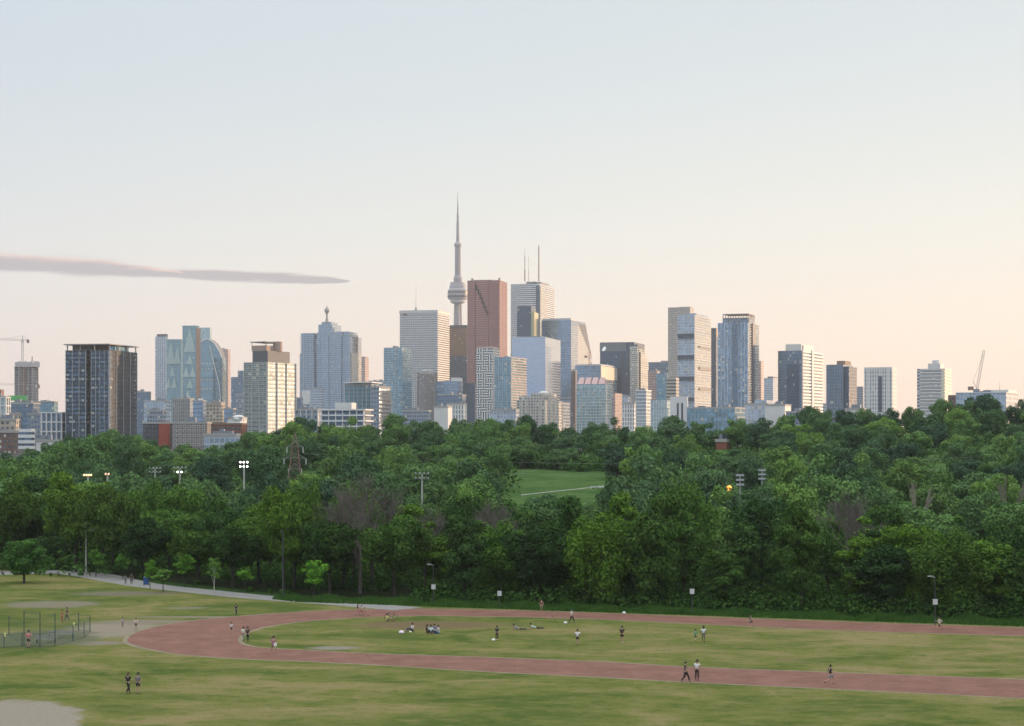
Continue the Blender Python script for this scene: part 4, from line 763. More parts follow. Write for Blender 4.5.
front=[(-40,470),(0,462),(30,458),(60,450),(95,446),(130,450),(150,468),(180,474),(215,474),(240,478),(262,462),(285,474),(310,468),(350,470),(378,482),(400,492),(430,488),(460,482),(490,474),(515,490),(530,499),(590,500),(612,480),(640,470),(660,466),(690,476),(720,482),(760,484),(800,478),(830,482),(860,492),(900,503),(940,506),(980,512),(1000,500),(1030,496),(1100,490)]
skyl=[(-40,458),(0,456),(24,452),(48,446),(66,430),(100,424),(128,430),(150,440),(170,446),(240,440),(252,432),(272,424),(300,418),(340,421),(370,422),(395,416),(430,420),(470,416),(500,417),(522,413),(545,420),(570,422),(600,421),(640,425),(672,415),(700,417),(712,424),(735,418),(760,414),(800,412),(835,402),(850,410),(880,404),(905,402),(950,402),(960,396),(985,394),(1010,398),(1040,392)]
def lineY(X): return max(286-1.18*(X+30),286-.39*(X+30))
def tint(px,row):
    g=random.random(); k=random.uniform(.75,1.25)
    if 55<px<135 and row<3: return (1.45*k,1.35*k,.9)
    if g<.22: return (1.28*min(k,1.12),1.25*min(k,1.12),.85)
    if g<.5: return (.62*k,.68*k,.8)
    return (.95*k,.98*k,.95)
LAWN=lambda px: 518<px<606
CLR=[(244,13,483,505),(180,12,475,512),(155,12,475,560),(422,13,491,470),(88,9,480,415),(107,8,479,415),(729,9,493,415),(740,10,487,428),(762,8,479,470),(295,15,473,545),(917,11,506,420),(1013,15,502,420),(850,12,503,320),(500,12,512,308),(425,8,520,304),(724,17,449,735),(599,9,491,566),(362,17,512,298)]
def clear(px,X,Y,H,R_=0):
    for a,r,yl,Ym in CLR:
        if abs(px-a)<r+R_*.6 and Y<Ym: H=min(H,wz(yl,Y)-hgt(X,Y))
    return H
# three ranks of the wood behind the track
rk=[("at the wood's near edge",5,11,.80,.34),("in the wood's middle rank",18,10,.42,.36),("in the wood's back rank",38,12,.06,.3)]
cnt=0
for r_,(phr,dy,spc,tt,jit) in enumerate(rk):
    X=-116+r_*2
    while X<100:
        Y=lineY(X)+dy+random.uniform(-2.5,2.5)*(1+r_*.6); px=CX+X*F/Y
        if -50<px<1075:
            ytop=lerp(interp(front,px),560,tt*.9)+random.uniform(-9,9)
            if r_==0: ytop=random.choice([interp(front,px)+random.uniform(10,26),interp(front,px)+random.uniform(20,40),random.uniform(515,540)])
            H=clamp(wz(ytop,Y),4.5,20)
            kd=random.choice(['broad','broad','tall','round','willow','tall']) if H>9 else random.choice(['round','broad'])
            if X<-14 and r_<2 and H>8: kd='high'
            wide={'high':.95,'tall':1.0,'broad':.95,'round':1.0,'willow':1.0}[kd]*random.uniform(.95,1.25)
            if kd!='tall': wide*=clamp(11/H,.72,1.3)
            if kd=='tall' : wide*=clamp(13/H,.85,1.3)
            if LAWN(px): H=min(H,wz(496,Y))
            H=max(3.5,clear(px,X,Y,H,4*F/Y))
            tn=tint(px,r_); tn=tuple(v*(.76 if r_==0 else .95) for v in tn); put_tree(kd,cnt,X,Y,H,tn,tlabel(tn,kd,phr,px),'trees of the wood behind the running track',wide); cnt+=1  # near-edge crowns tinted darker to paint shade low in the wood
        X+=spc*random.uniform(.6,.95) if r_==0 else spc*random.uniform(.6,.9)
names=['at the valley floor','low on the wooded slope','lower on the slope','partway up the slope','halfway up the slope','well up the slope','high on the slope','just below the ridge','on the ridge','crowning the ridge']
nr=len(names)
for r_,phr in enumerate(names):
    Yr=380+r_*41; X=-.29*Yr+random.uniform(0,8)
    while X<.29*Yr:
        Y=Yr+random.uniform(-14,14); px=CX+X*F/Y; t=((r_+.6)/nr)**.85
        ytop=lerp(interp(front,px)-2,interp(skyl,px),t)+random.uniform(-4,5)
        sp_=random.uniform(10,16.5)
        if r_==nr-1: ytop=interp(skyl,px)+random.uniform(-2.5,2.5); sp_*=.62
        Ht=wz(ytop,Y)-hgt(X,Y)
        H=clamp(Ht,7.5,16.5)
        if H>Ht and r_<6: H=max(5,Ht)
        ok=True
        pr=4.2*F/Y
        if 521-pr<px<603+pr and 470<Y<632: ok=False
        H=clear(px,X,Y,H,4*F/Y); ok=ok and H>3
        if LAWN(px) and Y<=470:
            H=min(H,wz(496,Y)-hgt(X,Y)); ok=H>3.5
        if ok and LAWN(px) and Y>640: H=max(H,8)
        if ok and abs(px-722)<16 and Y<735: H=min(H,wz(449,Y)-hgt(X,Y)); ok=H>3
        if ok:
            kd=random.choice(['far','far','far','farround']) if H>6 else 'farround'
            if r_>=6 and (abs(px-835)<9) : kd='conifer'
            tn=tint(px,r_+3); tn=(tn[0]*1.4,tn[1]*1.28,tn[2]*2.0)  # slope crowns tinted paler and bluer to paint in distance haze
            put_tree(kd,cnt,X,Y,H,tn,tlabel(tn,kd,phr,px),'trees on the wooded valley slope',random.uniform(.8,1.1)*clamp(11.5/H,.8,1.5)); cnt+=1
        X+=sp_
print('TREES',cnt)
# understory that nobody could count
def understory(name,label,pts,nleaf,leaf,seed,colr,hgt_):
    g=np.random.default_rng(seed); pts=np.array(pts); idx=g.integers(0,len(pts),nleaf); c=pts[idx]
    d=unit(g.normal(size=(nleaf,3))); d[:,2]=np.abs(d[:,2]); rr=c[:,3:4]*g.uniform(.5,1.05,(nleaf,1)); P=c[:,:3]+d*rr*np.array([1,1,hgt_])
    N=unit(d+.7*g.normal(size=(nleaf,3))+np.array([0,0,.4])); me=quads_mesh(name,leafquads(P,N,leaf,g),[LEAF]); o=link(bpy.data.objects.new(name,me)); o.color=(*colr,1); o['kind']='stuff'; return o
pts=[]
X=-120
while X<110:
    for k in range(6):
        Y=lineY(X)+random.uniform(1.5,62)+(14 if X<-14 else 0); pts.append((X+random.uniform(-1,1),Y,0,random.uniform(.9,2.6)))
    if X>-14 or random.random()<.12: pts.append((X,lineY(X)+random.uniform(.8,3),0,random.uniform(1.0,2.4) if X>-14 else .7))
    X+=.9
understory('undergrowth','',pts,140000,.25,7,(.52,.58,.55),1.15)  # dark leaf tint paints the shade at the wood's base
pts=[]
for _ in range(2600):
    Y=random.uniform(330,800); X=random.uniform(-.3,.3)*Y; px=CX+X*F/Y
    if 514<px<612 and 465<Y<629+9*math.sin(X*.16+1): continue
    if LAWN(px) and Y<475: pts.append((X,Y,hgt(X,Y),random.uniform(.8,1.6))); continue
    pts.append((X,Y,hgt(X,Y),random.uniform(1.5,4)))
for _ in range(520):
    Y=random.uniform(735,800); X=random.uniform(-.29,.29)*Y
    pts.append((X,Y,hgt(X,Y)+random.uniform(0,3),random.uniform(3.5,6)))
for _ in range(160):
    px=random.uniform(505,615); X=wx(px,640); Y=random.uniform(632,650)+9*math.sin(X*.16+1); pts.append((X,Y,hgt(X,Y)+random.uniform(0,1.5),random.uniform(2,3.6)))
understory('brush','',pts,130000,.5,8,(.7,.75,.75),1.0)
# tall grass along the edge of the wood
g=np.random.default_rng(5); n=26000; Xg=g.uniform(-34,78,n); Yg=np.array([lineY(a) for a in Xg])+g.uniform(-7.5,1.5,n); keep=(Xg>-9)|(Yg>0)
P=np.stack([Xg,Yg,np.zeros(n)],1); hgt_=g.uniform(.12,.55,n)*(1+.6*np.sin(Xg*.9)*np.sin(Xg*.23+1)); dx=g.uniform(-.12,.12,(n,2)); wv=g.uniform(.03,.09,(n,1))
a=P.copy(); a[:,0:1]-=wv; b2=P.copy(); b2[:,0:1]+=wv; t1=P.copy(); t1[:,2]+=hgt_; t1[:,:2]+=dx; t2=t1.copy(); t2[:,0:1]+=wv*.6
me=quads_mesh('tall_grass',np.stack([a,b2,t2,t1],1),[LEAF]); o=link(bpy.data.objects.new('tall_grass',me)); o.color=(.62,.72,.6,1); o['kind']='stuff'
# bare and half bare trees
def bare(name,label,X,Y,H,seed,spread=.35,mat=DEADB,vertical=.2,group=None,depth=5,r0=None):
    g=random.Random(seed); m=MB()
    def br(p,d,L,r,k):
        q=p+d*L; m.tube(p,q,r,r*.62,5 if k>2 else 3,cap=False)
        if k==0: return
        for _ in range(3 if k>1 else 4):
            nd=(d+Vector((g.uniform(-1,1),g.uniform(-1,1),g.uniform(-.6,.8)+vertical*.4))*spread*1.9).normalized(); br(p.lerp(q,g.uniform(.55,1)),nd,L*g.uniform(.6,.82),r*.6,k-1)
    o=thing(name,label,'tree',(X,Y,hgt(X,Y)),group)
    r0=r0 or H*.014
    m.tube((0,0,-.3),(0,0,H*.28),r0*1.3,r0,7,cap=False); m.build('trunk',mat,o); m=MB()
    for k in range(5): br(Vector((0,0,H*(.16+.03*k))),Vector((g.uniform(-.5,.5),g.uniform(-.5,.5),1.1)).normalized(),H*.27,r0*.7,depth)
    m.build('branches',mat,o); return o
for i,(px,dy,yt,lab,sp_,dp) in enumerate([(360,17,487,'leafless greyish pink tree standing among green trees, under the copper coloured slab',.34,5),(372,38,477,'brown half dead tree behind the greyish pink leafless tree',.28,5),(425,22,508,'thin many stemmed leafless tree in the wood, under the teal apartment tower',.25,4),(500,30,500,'bare purplish brown crown in the wood under the pink striped tower',.34,5),(850,44,492,'purplish bare crown in the wood, under the dark twin block tower',.32,5)]):
    X=wx(px,290); Y=lineY(X)+1.0+dy*.6; X=wx(px,Y); bare('bare_tree',lab,X,Y,wz(yt,Y)*1.02,40+i,sp_,depth=dp)
for i,(px,Y,yt,lab) in enumerate([(917,420,478,'pale leafless snag rising alone from the valley trees under the gap beside the slotted tower'),(1010,420,474,'group of pale leafless stems in the valley under the long pale block'),(1018,430,478,'second pale leafless stem beside the group under the long pale block')]):
    X=wx(px,Y); bare('dead_tree',lab,X,Y,wz(yt,Y)-hgt(X,Y),70+i,.05,plain('bleached_wood',(.30,.25,.22),.9),1.6,depth=4,r0=.10)
# young planted trees on the lawn
def young(px,yb,ytop,wpx,lab,kind='round',tn=(1.1,1.15,1.0),i=0,pale=False):
    X,Y,_=gp(px,yb); H=wz(ytop,Y); P=TREES['young_'+kind]; cm_,tm,h0,r0=P[i%len(P)]; s=H/h0
    o=thing('young_tree',lab,'tree',(X,Y,0),'young trees planted on the lawn',random.uniform(0,6)); o.scale=(s*(wpx*Y/F/2)/(r0*s),)*2+(s,)
    c=bpy.data.objects.new('crown',cm_); link(c,o); c.color=(*tn,1); link(bpy.data.objects.new('trunk',tm),o)
for s_ in range(3): proto('young_round',1.6,5,1.5,16,1500,.14,700+s_,.07,8,top=.5)
for s_ in range(2): proto('young_open',1.6,5,1.3,13,1100,.16,720+s_,.06,10,top=.5,flat=.45)
for s_ in range(1): proto('young_birch',1.3,6,1.6,18,1000,.11,740+s_,.08,8,trunkmat=BIRCH,top=.5)
proto('young_big',4.2,8,1.7,34,6500,.22,760,.2,12,top=.42,flat=.6)
young(24,583,535,50,'large spreading dark tree alone on the lawn at the left margin','big',(.75,.9,.85))
young(96,577,549,20,'small dense young tree just behind the pale street lamp','round',(1.3,1.5,1.0),1)
young(123,579,552,19,'thin open young tree beside the footpath, before the dark gap in the wood','open',(1.1,1.3,.9),0)
young(150,589,560,17,'round young tree over the blue bin','round',(1.5,1.75,.9),2)
young(163,592,562,26,'feathery pale young tree leaning out to the side of the blue bin tree','open',(1.7,1.7,1.5),1)
young(184,587,552,24,'open crowned young tree beyond the footpath, under the taller folded glass tower','open',(1.4,1.6,.9),0)
young(214,595,554,17,'slender young birch with a pale trunk','birch',(1.7,1.7,1.5))
young(245,591,563,21,'bright small young tree with layered branches, under the lit gridded tower','open',(1.9,2.2,1.0),1)
young(314,599,557,28,'young green tree at the path edge, under the ball topped mast','open',(1.8,2.1,1.0),0)
young(314,600,562,22,'denser low half of the tree pair at the path edge, under the ball topped mast','round',(1.6,2.0,1.0),1)
# ---------------------------------------------------------------- lamps, posts, pylon, fences, small things
POLE=plain('pole_grey',(.30,.31,.31),.6,.2); DPOLE=plain('dark_pole',(.05,.055,.06),.6)
def lampmast(px,yb_px,ytop,Y,lab,glow,rows_=2,cols=4,warm=(1,.93,.85),w_=None,s=30):
    X=wx(px,Y); zb=hgt(X,Y); H=wz(ytop,Y)-zb; o=thing('floodlight_mast',lab,'floodlight',(X,Y,zb),'floodlight masts rising out of the trees')
    m=MB(); m.tube((0,0,0),(0,0,H),.28,.16,8); m.build('pole',plain('mast_pale',(.45,.45,.44),.6),o)
    W=w_ or 1.7; m=MB()
    for r in range(rows_): m.box(-W,W,-.08,.08,H-.1-r*1.1,H+.06-r*1.1)
    m.build('crossbar',POLE,o)
    for r in range(rows_):
        for c_ in range(cols):
            x_=lerp(-W*.88,W*.88,c_/(cols-1)) if cols>1 else 0; zc=H-.0-r*1.1
            m=MB(); m.tube((x_,.12,zc+.3),(x_,-.38,zc+.1),.13,.22,10); h=m.build('floodlight_head',plain('lamp_casing',(.35,.36,.36),.5),o)
            m=MB(); m.tube((x_,-.385,zc+.1),(x_,-.44,zc+.07),.19,.19,10); m.build('lens',emit('lens_lit%g'%s,warm,s) if (glow and (glow==1 or (r,c_)==(1,1) or (r,c_)==(1,2))) else plain('lens_off',(.45,.46,.47),.3),h)
lampmast(244,485,462.5,505,'lit floodlight mast on a pale pole, brightest of the masts, under the charcoal topped tower',1,2,3,w_=1.0,s=14)
lampmast(180,475,468,512,'floodlight mast with one lamp lit, below the shorter folded glass tower',2,2,4,s=16)
lampmast(155,475,468.5,560,'unlit floodlight rack above the trees beside the one-lamp mast',0,2,4)
lampmast(422,500,474,470,'unlit floodlight mast with a wide crossbar, under the rounded bay tower',0,2,4,w_=1.7)
lampmast(88,480,475.5,415,'orange floodlight cluster half hidden by leaves, under the dark apartment tower',3 if False else 1,1,4,(1,.50,.24),w_=.8,s=3)
lampmast(107.5,480,474.5,415,'small dim orange floodlight pair in the leaves to the side of the orange cluster',1,1,2,(1,.55,.32),w_=.35,s=1.6)
X=wx(729,415); Y=415; zb=hgt(X,Y); o=thing('street_lamp','glowing orange street lamp among the trees under the framed crown tower','street lamp',(X,Y,zb)); H=wz(488,Y)-zb
m=MB(); m.tube((0,0,0),(0,0,H),.1,.07,8); m.build('pole',POLE,o); m=MB(); m.ball((0,-.2,H),.55,6); m.build('lamp_globe',emit('sodium',(1,.33,.06),2.4),o)
# street lamp on the footpath and the signed posts
X,Y,_=gp(86,573); o=thing('street_lamp','tall pale street lamp by the footpath near the wood','street lamp',(X,Y,0)); H=wz(531,Y)
m=MB(); m.tube((0,0,0),(0,0,H),.16,.09,8); m.build('pole',plain('lamp_pole_pale',(.40,.41,.38),.7),o); m=MB(); m.tube((0,0,H-.1),(.9,0,H+.15),.05); m.build('arm',POLE,o); m=MB(); m.box(.7,1.4,-.16,.16,H+.05,H+.22); m.build('lamp_head',plain('lamp_casing',(.35,.36,.36),.5),o)
def post(px,yb,ytop,ybox,lab,lamp=False,w_=.28):
    X,Y,_=gp(px,yb); H=wz(ytop,Y); zc=wz(ybox,Y); o=thing('sign_post',lab,'post',(X,Y,0),'posts with white boxes along the track')
    m=MB(); m.tube((0,0,0),(0,0,H),.07,.05,8); m.build('pole',DPOLE,o); m=MB(); m.box(-w_,w_,-.24,-.06,zc-.3,zc+.3); m.box(-w_-.03,w_+.03,-.26,-.04,zc+.3,zc+.35); m.build('box',plain('box_white',(.55,.57,.58),.5),o)
    m=MB(); m.tube((0,-.08,zc-.36),(0,-.08,zc-.9),.04); m.build('conduit',DPOLE,o)
    if lamp: m=MB(); m.tube((0,0,H-.05),(-.45,0,H+.1),.04); m.box(-.9,-.35,-.13,.13,H+.03,H+.16); m.build('lamp_head',plain('lamp_casing',(.35,.36,.36),.5),o)
post(433.5,604,565,587,'dark slim lamp post with a white box, under the rounded bay tower',True)
post(499.5,607.5,590,593.5,'short post topped by a white box, under the pink striped tower')
post(692,615,589,591.5,'post topped by a white box, below the dark belted balcony tower')
post(935,625,577,602,'tall dark lamp post with a white box halfway up, beside the white topped runner',True)
X,Y,_=gp(283,597); m=MB(); m.tube((0,0,0),(0,0,9.5),.12,.08,8); m.box(-.5,.1,-.08,.08,9.4,9.55); 
o=thing('utility_pole','plain dark pole before the wood, under the sunlit gridded tower','pole',(X,Y,0)); m.build('pole',DPOLE,o)
# lattice pylon
Y=545; X=wx(295,Y); zb=hgt(X,Y); H=wz(434,Y)-zb; o=thing('pylon','rusty lattice power pylon with pale insulators rising among the trees','pylon',(X,Y,zb)); RUST=plain('pylon_rust',(.24,.15,.13),.8)
m=MB(); prof=[(0,2.6),(.25,1.8),(.5,1.25),(.8,.8),(1.0,.1)]
def pw_(t): return interp(prof,t)
N=10
for k in range(N):
    t0,t1=k/N,(k+1)/N; a,b_=pw_(t0),pw_(t1); c0=[(-a,-a),(a,-a),(a,a),(-a,a)]; c1=[(-b_,-b_),(b_,-b_),(b_,b_),(-b_,b_)]
    for i in range(4):
        j=(i+1)%4; m.tube((*c0[i],t0*H),(*c1[i],t1*H),.085,None,4); m.tube((*c0[i],t0*H),(*c1[j],t1*H),.035,None,4); m.tube((*c0[j],t0*H),(*c1[i],t1*H),.035,None,4); m.tube((*c1[i],t1*H),(*c1[j],t1*H),.035,None,4)
m.build('lattice_body',RUST,o)
for py,wpx in ((446,8),(457.5,11),(468,6.5)):
    zc=wz(py,Y)-zb; w_=wpx*Y/F; m=MB()
    for s_ in (-1,1):
        m.tube((0,-.5,zc),(s_*w_,0,zc-.3),.09,None,4); m.tube((0,.5,zc),(s_*w_,0,zc-.3),.09,None,4); m.tube((0,0,zc+1.2),(s_*w_,0,zc-.3),.09,None,4)
    m.build('cross_arm',plain('pylon_grey',(.22,.24,.22),.7),o)
    for s_ in (-1,1): m=MB(); m.tube((s_*w_,0,zc-.3),(s_*w_,0,zc-1.9),.13,None,6); m.build('insulator',plain('insulator',(.55,.58,.56),.4),o)
# power line
for dz,lab in ((446,'upper power line leaving the pylon over the trees'),(457.5,'lower power line leaving the pylon over the trees')):
    zc=wz(dz,Y)-2; m=MB(); p0=Vector((X+2.4,Y,zc)); p1=Vector((210,Y+40,zc+4)); prev=p0
    for k in range(1,25): t=k/24; q=p0.lerp(p1,t); q.z-=5*4*t*(1-t); m.tube(prev,q,.035,None,4,cap=False); prev=q
    tag(m.build('power_line',STEEL),lab,'cable')
# baseball backstop fence and low fence
cl_,nt,b=newmat('chain_link'); nt.nodes.remove(b); out=nt.nodes['Material Output']; tr=nt.nodes.new('ShaderNodeBsdfTransparent'); df=nt.nodes.new('ShaderNodeBsdfDiffuse'); df.inputs[0].default_value=(.16,.20,.18,1); mx=nt.nodes.new('ShaderNodeMixShader')
uvn=nt.nodes.new('ShaderNodeUVMap'); sp=nt.nodes.new('ShaderNodeSeparateXYZ'); nt.links.new(uvn.outputs[0],sp.inputs[0]); u=E(nt,sp.outputs[0]); v=E(nt,sp.outputs[1])
wr=(((u+v)*12.0).fract().lt(.06)).max(((u-v)*12.0).fract().lt(.06)); nt.links.new(wr.v,mx.inputs[0]); nt.links.new(tr.outputs[0],mx.inputs[1]); nt.links.new(df.outputs[0],mx.inputs[2]); nt.links.new(mx.outputs[0],out.inputs[0])
FP=plain('fence_green',(.055,.09,.075),.6)
def fence(name,lab,pts,rails,post_r=.06):
    """pts: (px, base row, top row)"""
    W=[]
    for px,yb,yt in pts:
        x_,y_,_=gp(px,yb); W.append((x_,y_,wz(yt,y_)))
    o=thing(name,lab,'fence',(W[0][0],W[0][1],0)); ox,oy=W[0][:2]
    for x_,y_,h in W: m=MB(); m.tube((x_-ox,y_-oy,0),(x_-ox,y_-oy,h),post_r,None,6); m.build('post',FP,o)
    for (x0,y0,h0),(x1,y1,h1) in zip(W,W[1:]):
        L=math.dist((x0,y0),(x1,y1)); h=min(h0,h1); nx_,ny_=(y1-y0)/L*.01,-(x1-x0)/L*.01; m=MB(); a=(x0-ox,y0-oy);b2=(x1-ox,y1-oy)
        for s_ in (1,): m.face([(a[0]+nx_,a[1]+ny_,.05),(b2[0]+nx_,b2[1]+ny_,.05),(b2[0]+nx_,b2[1]+ny_,h),(a[0]+nx_,a[1]+ny_,h)],[(0,0),(L,0),(L,h),(0,h)])
        m.build('mesh_panel',cl_,o); m=MB()
        for r in rails: m.tube((a[0],a[1],h*r),(b2[0],b2[1],h*r),.022,None,5)
        m.build('rail',FP,o)
fence('backstop','tall green chain link baseball backstop at the left of the field',[(9,635,616),(24,645.5,611),(40,647,612.5),(55,640,613),(78.5,631,612.5),(90,631.5,615.5)],(.03,.99),.06)
fence('ballfield_fence','low chain link ballfield fence around the grey bench area',[(-20,648,634),(4,648,634),(22,646.5,633),(40,647.5,633),(55,646.5,630.5),(73,641,625),(84,637.5,622),(90,632,616)],(.05,.98),.05)
YEL=plain('yellow_cap',(.62,.60,.28),.6)
for px,yb,yt,lab in ((5,648,634,'yellow cap on the fence post nearest the left margin'),(74,640,623.5,'yellow cap on the fence post by the two standing people')):
    x_,y_,_=gp(px,yb); m=MB(); z_=wz(yt,y_); m.ball((x_,y_,z_),.13,6); m.tube((x_,y_,z_-.3),(x_,y_,z_),.1,None,8); tag(m.build('post_cap',YEL,None,(x_,y_,z_-.3)),lab,'post cap')
def slatbench(px,yb,w_,lab,ang=0):
    x_,y_,_=gp(px,yb); o=thing('bench',lab,'bench',(x_,y_,0),rz=R(ang)); WD=plain('bench_grey',(.30,.30,.29),.8)
    m=MB()
    for k in range(3): m.box(-w_/2,w_/2,-.2+.14*k,-.09+.14*k,.42,.46)
    m.build('seat',WD,o)
    m=MB(); m.box(-w_/2,w_/2,.24,.28,.55,.66); m.box(-w_/2,w_/2,.24,.28,.72,.83); m.build('backrest',WD,o)
    for s_ in (-1,1): m=MB(); m.box(s_*w_*.42-.04,s_*w_*.42+.04,-.18,.28,0,.42); m.box(s_*w_*.42-.03,s_*w_*.42+.03,.28,.32,.0,.85); m.build('leg',DPOLE,o)
slatbench(61,638,3.2,'grey bench behind the ballfield fence, under the two standing people'); slatbench(46,643,2.4,'grey bench behind the ballfield fence, beside the tall backstop corner')
# blue bin
x_,y_,_=gp(146,585); o=thing('waste_bin','blue lidded waste bin beside the footpath','bin',(x_,y_,0)); BL=plain('bin_blue',(.02,.07,.20),.5)
m=MB(); m.prism([(-.34,-.36),(.34,-.36),(.34,.36),(-.34,.36)],.1,1.1); m.build('body',BL,o); m=MB(); m.prism([(-.38,-.4),(.38,-.4),(.38,.4),(-.38,.4)],1.105,[1.17,1.17,1.28,1.28]); m.build('lid',plain('bin_lid',(.015,.05,.15),.5),o)
for s_ in (-1,1): m=MB(); m.tube((s_*.36,.3,.12),(s_*.46,.3,.12),.12,None,12); m.build('wheel',DPOLE,o)
# white things on the hill and in the valley
for i,(px,py,w_,h_) in enumerate(((594,487,1.0,1.0),(598.5,487,1.0,1.0),(602.5,487.3,.8,1.0))):
    Yk=480
    while Yk<700 and wz(py+2,Yk)>hgt(wx(px,Yk),Yk): Yk+=.5
    X=wx(px,Yk); o=thing('picnic_table',['white picnic table at the end of the hill path, furthest from the path line','white picnic table at the end of the hill path, between two others','white picnic table on the hill path nearest the big trees'][i] if i!=0 else 'white picnic table at the very end of the hillside path line','table',(X,Yk,hgt(X,Yk)),'white tables on the hillside'); WT=plain('table_white',(.7,.7,.7),.6)
    m=MB(); m.box(-.95,.95,-.4,.4,.72,.79); m.build('tabletop',WT,o)
    for s_ in (-1,1): m=MB(); m.box(-.95,.95,s_*.72-.14,s_*.72+.14,.43,.48); m.build('bench_seat',WT,o); m=MB(); m.tube((s_*.7,-.75,0),(s_*.7,.25,.72),.05); m.tube((s_*.7,.75,0),(s_*.7,-.25,.72),.05); m.build('leg',WT,o)
def car(px,Y,ytop,lab,colr,rz=0,van=False):
    X=wx(px,Y); z0=wz(ytop,Y)-(2.0 if van else 1.45); o=thing('van' if van else 'parked_car',lab,'van' if van else 'car',(X,Y,z0),rz=R(rz))
    pm=plain('paint_'+str(colr[0]),colr,.35,var=.03); m=MB(); h=2.0 if van else 1.45
    side=[(-2.3,.35),(2.3,.35),(2.35,.8),(1.5,.95),(.8,h),(-2.1,h),(-2.3,1.0)] if van else [(-2.2,.35),(2.2,.35),(2.25,.75),(1.3,.9),(.6,h),(-1.1,h),(-1.9,.95),(-2.25,.85)]
    n=len(side)
    m.face([(x_,-.85,z_) for x_,z_ in side]); m.face([(x_,.85,z_) for x_,z_ in reversed(side)])
    for i in range(n): a=side[i];b_=side[(i+1)%n]; m.face([(a[0],.85,a[1]),(b_[0],.85,b_[1]),(b_[0],-.85,b_[1]),(a[0],-.85,a[1])])
    m.build('body',pm,o); m=MB(); m.face([(-1.6,-.86,.98),(1.1,-.86,.98),(.6,-.86,h-.12),(-1.1,-.86,h-.12)]); m.build('window',GL,o)
    for sx_ in (-1.4,1.4):
        for sy in (-.8,.8): m=MB(); m.tube((sx_,sy-.1,.32),(sx_,sy+.1,.32),.32,None,14); m.build('wheel',DPOLE,o)
# parked vans seen through the trees (stacked pale shapes in the photograph)
def stoplight(px,Y,yt,lab):
    X=wx(px,Y); zb=hgt(X,Y); H=wz(yt,Y)-zb; o=thing('floodlight_mast',lab,'floodlight',(X,Y,zb),'floodlight masts rising out of the trees'); m=MB(); m.tube((0,0,0),(0,0,H),.2,.14,8); m.build('pole',POLE,o)
    for r in range(3): m=MB(); m.box(-.85,.85,-.25,.12,H-1.0*r-.35,H-1.0*r+.05); m.build('lamp_bank',plain('bank_grey',(.40,.42,.45),.5),o)
stoplight(740,428,474.5,'pale stack of three lamp banks on a mast beside the glowing orange lamp')
stoplight(762,470,469.5,'smaller pale stack of lamp banks among the trees under the small dark capped tower')
# kite or bag on the track, and small litter
def bag(px,py,r,col,lab,cat='bag'):
    x_,y_,_=gp(px,py); m=MB(); m.lathe([(r*.8,0),(r,.12*r+.03),(r*.95,r*.6),(r*.5,r*1.0),(r*.12,r*1.15)],0,0,12); o=thing('bag',lab,cat,(x_,y_,.01)); m.build('body',plain('bag_'+str(col[0])+str(col[2]),col,.8),o); m=MB()
    for k in range(6): a=PI*k/6; b2=PI*(k+1)/6; m.tube((math.cos(a)*r*.4,0,r*1.05+math.sin(a)*r*.4),(math.cos(b2)*r*.4,0,r*1.05+math.sin(b2)*r*.4),.025,None,4)
    m.build('handle',DPOLE,o)
bag(401.5,633.5,.34,(.75,.6,.66),'pinkish white bag on the grass, beside the seated person in white')
bag(624,613.5,.24,(.75,.75,.75),'white bag left on the far side of the track'); bag(565.5,623.5,.24,(.7,.72,.7),'white ball by the feet of the walker with the dark cap','ball'); bag(493.5,640.6,.22,(.75,.75,.7),'white bag at the feet of the person in black','bag')
bag(437,633.5,.3,(.05,.10,.25),'dark blue bag in front of the seated group'); bag(410.5,632.5,.16,(.7,.68,.55),'tiny cream bag near the pinkish white bag')
# ---------------------------------------------------------------- people
SKIN=plain('skin',(.42,.26,.19),.6,var=.05); SKIN2=plain('skin_dark',(.16,.09,.06),.6,var=.05); HAIR=plain('hair_dark',(.02,.015,.012),.6); HAIRB=plain('hair_brown',(.09,.05,.03),.6); SHOE=plain('shoe_dark',(.03,.03,.03),.6); SHOEW=plain('shoe_white',(.65,.65,.65),.6)
def cloth(c): return plain('cloth_%d_%d_%d'%tuple(int(v*255) for v in c),c,.85,var=.12,scale=6)
def skin_mesh(name,J,E_,rad,root,mat,sub=1):
    me=bpy.data.meshes.new(name); me.from_pydata([tuple(j) for j in J],E_,[]); o=bpy.data.objects.new(name,me); C.objects.link(o)
    sk=o.modifiers.new('s','SKIN'); sk.use_smooth_shade=True
    for i,l in enumerate(me.skin_vertices[0].data): l.radius=(rad[i],rad[i]*.86) if not isinstance(rad[i],tuple) else rad[i]; l.use_root=(i==root)
    ss=o.modifiers.new('u','SUBSURF'); ss.levels=sub; ss.render_levels=sub
    dg=bpy.context.evaluated_depsgraph_get(); m2=bpy.data.meshes.new_from_object(o.evaluated_get(dg)); bpy.data.objects.remove(o); m2.name=name; m2.materials.clear(); m2.materials.append(mat); return m2
V3=Vector
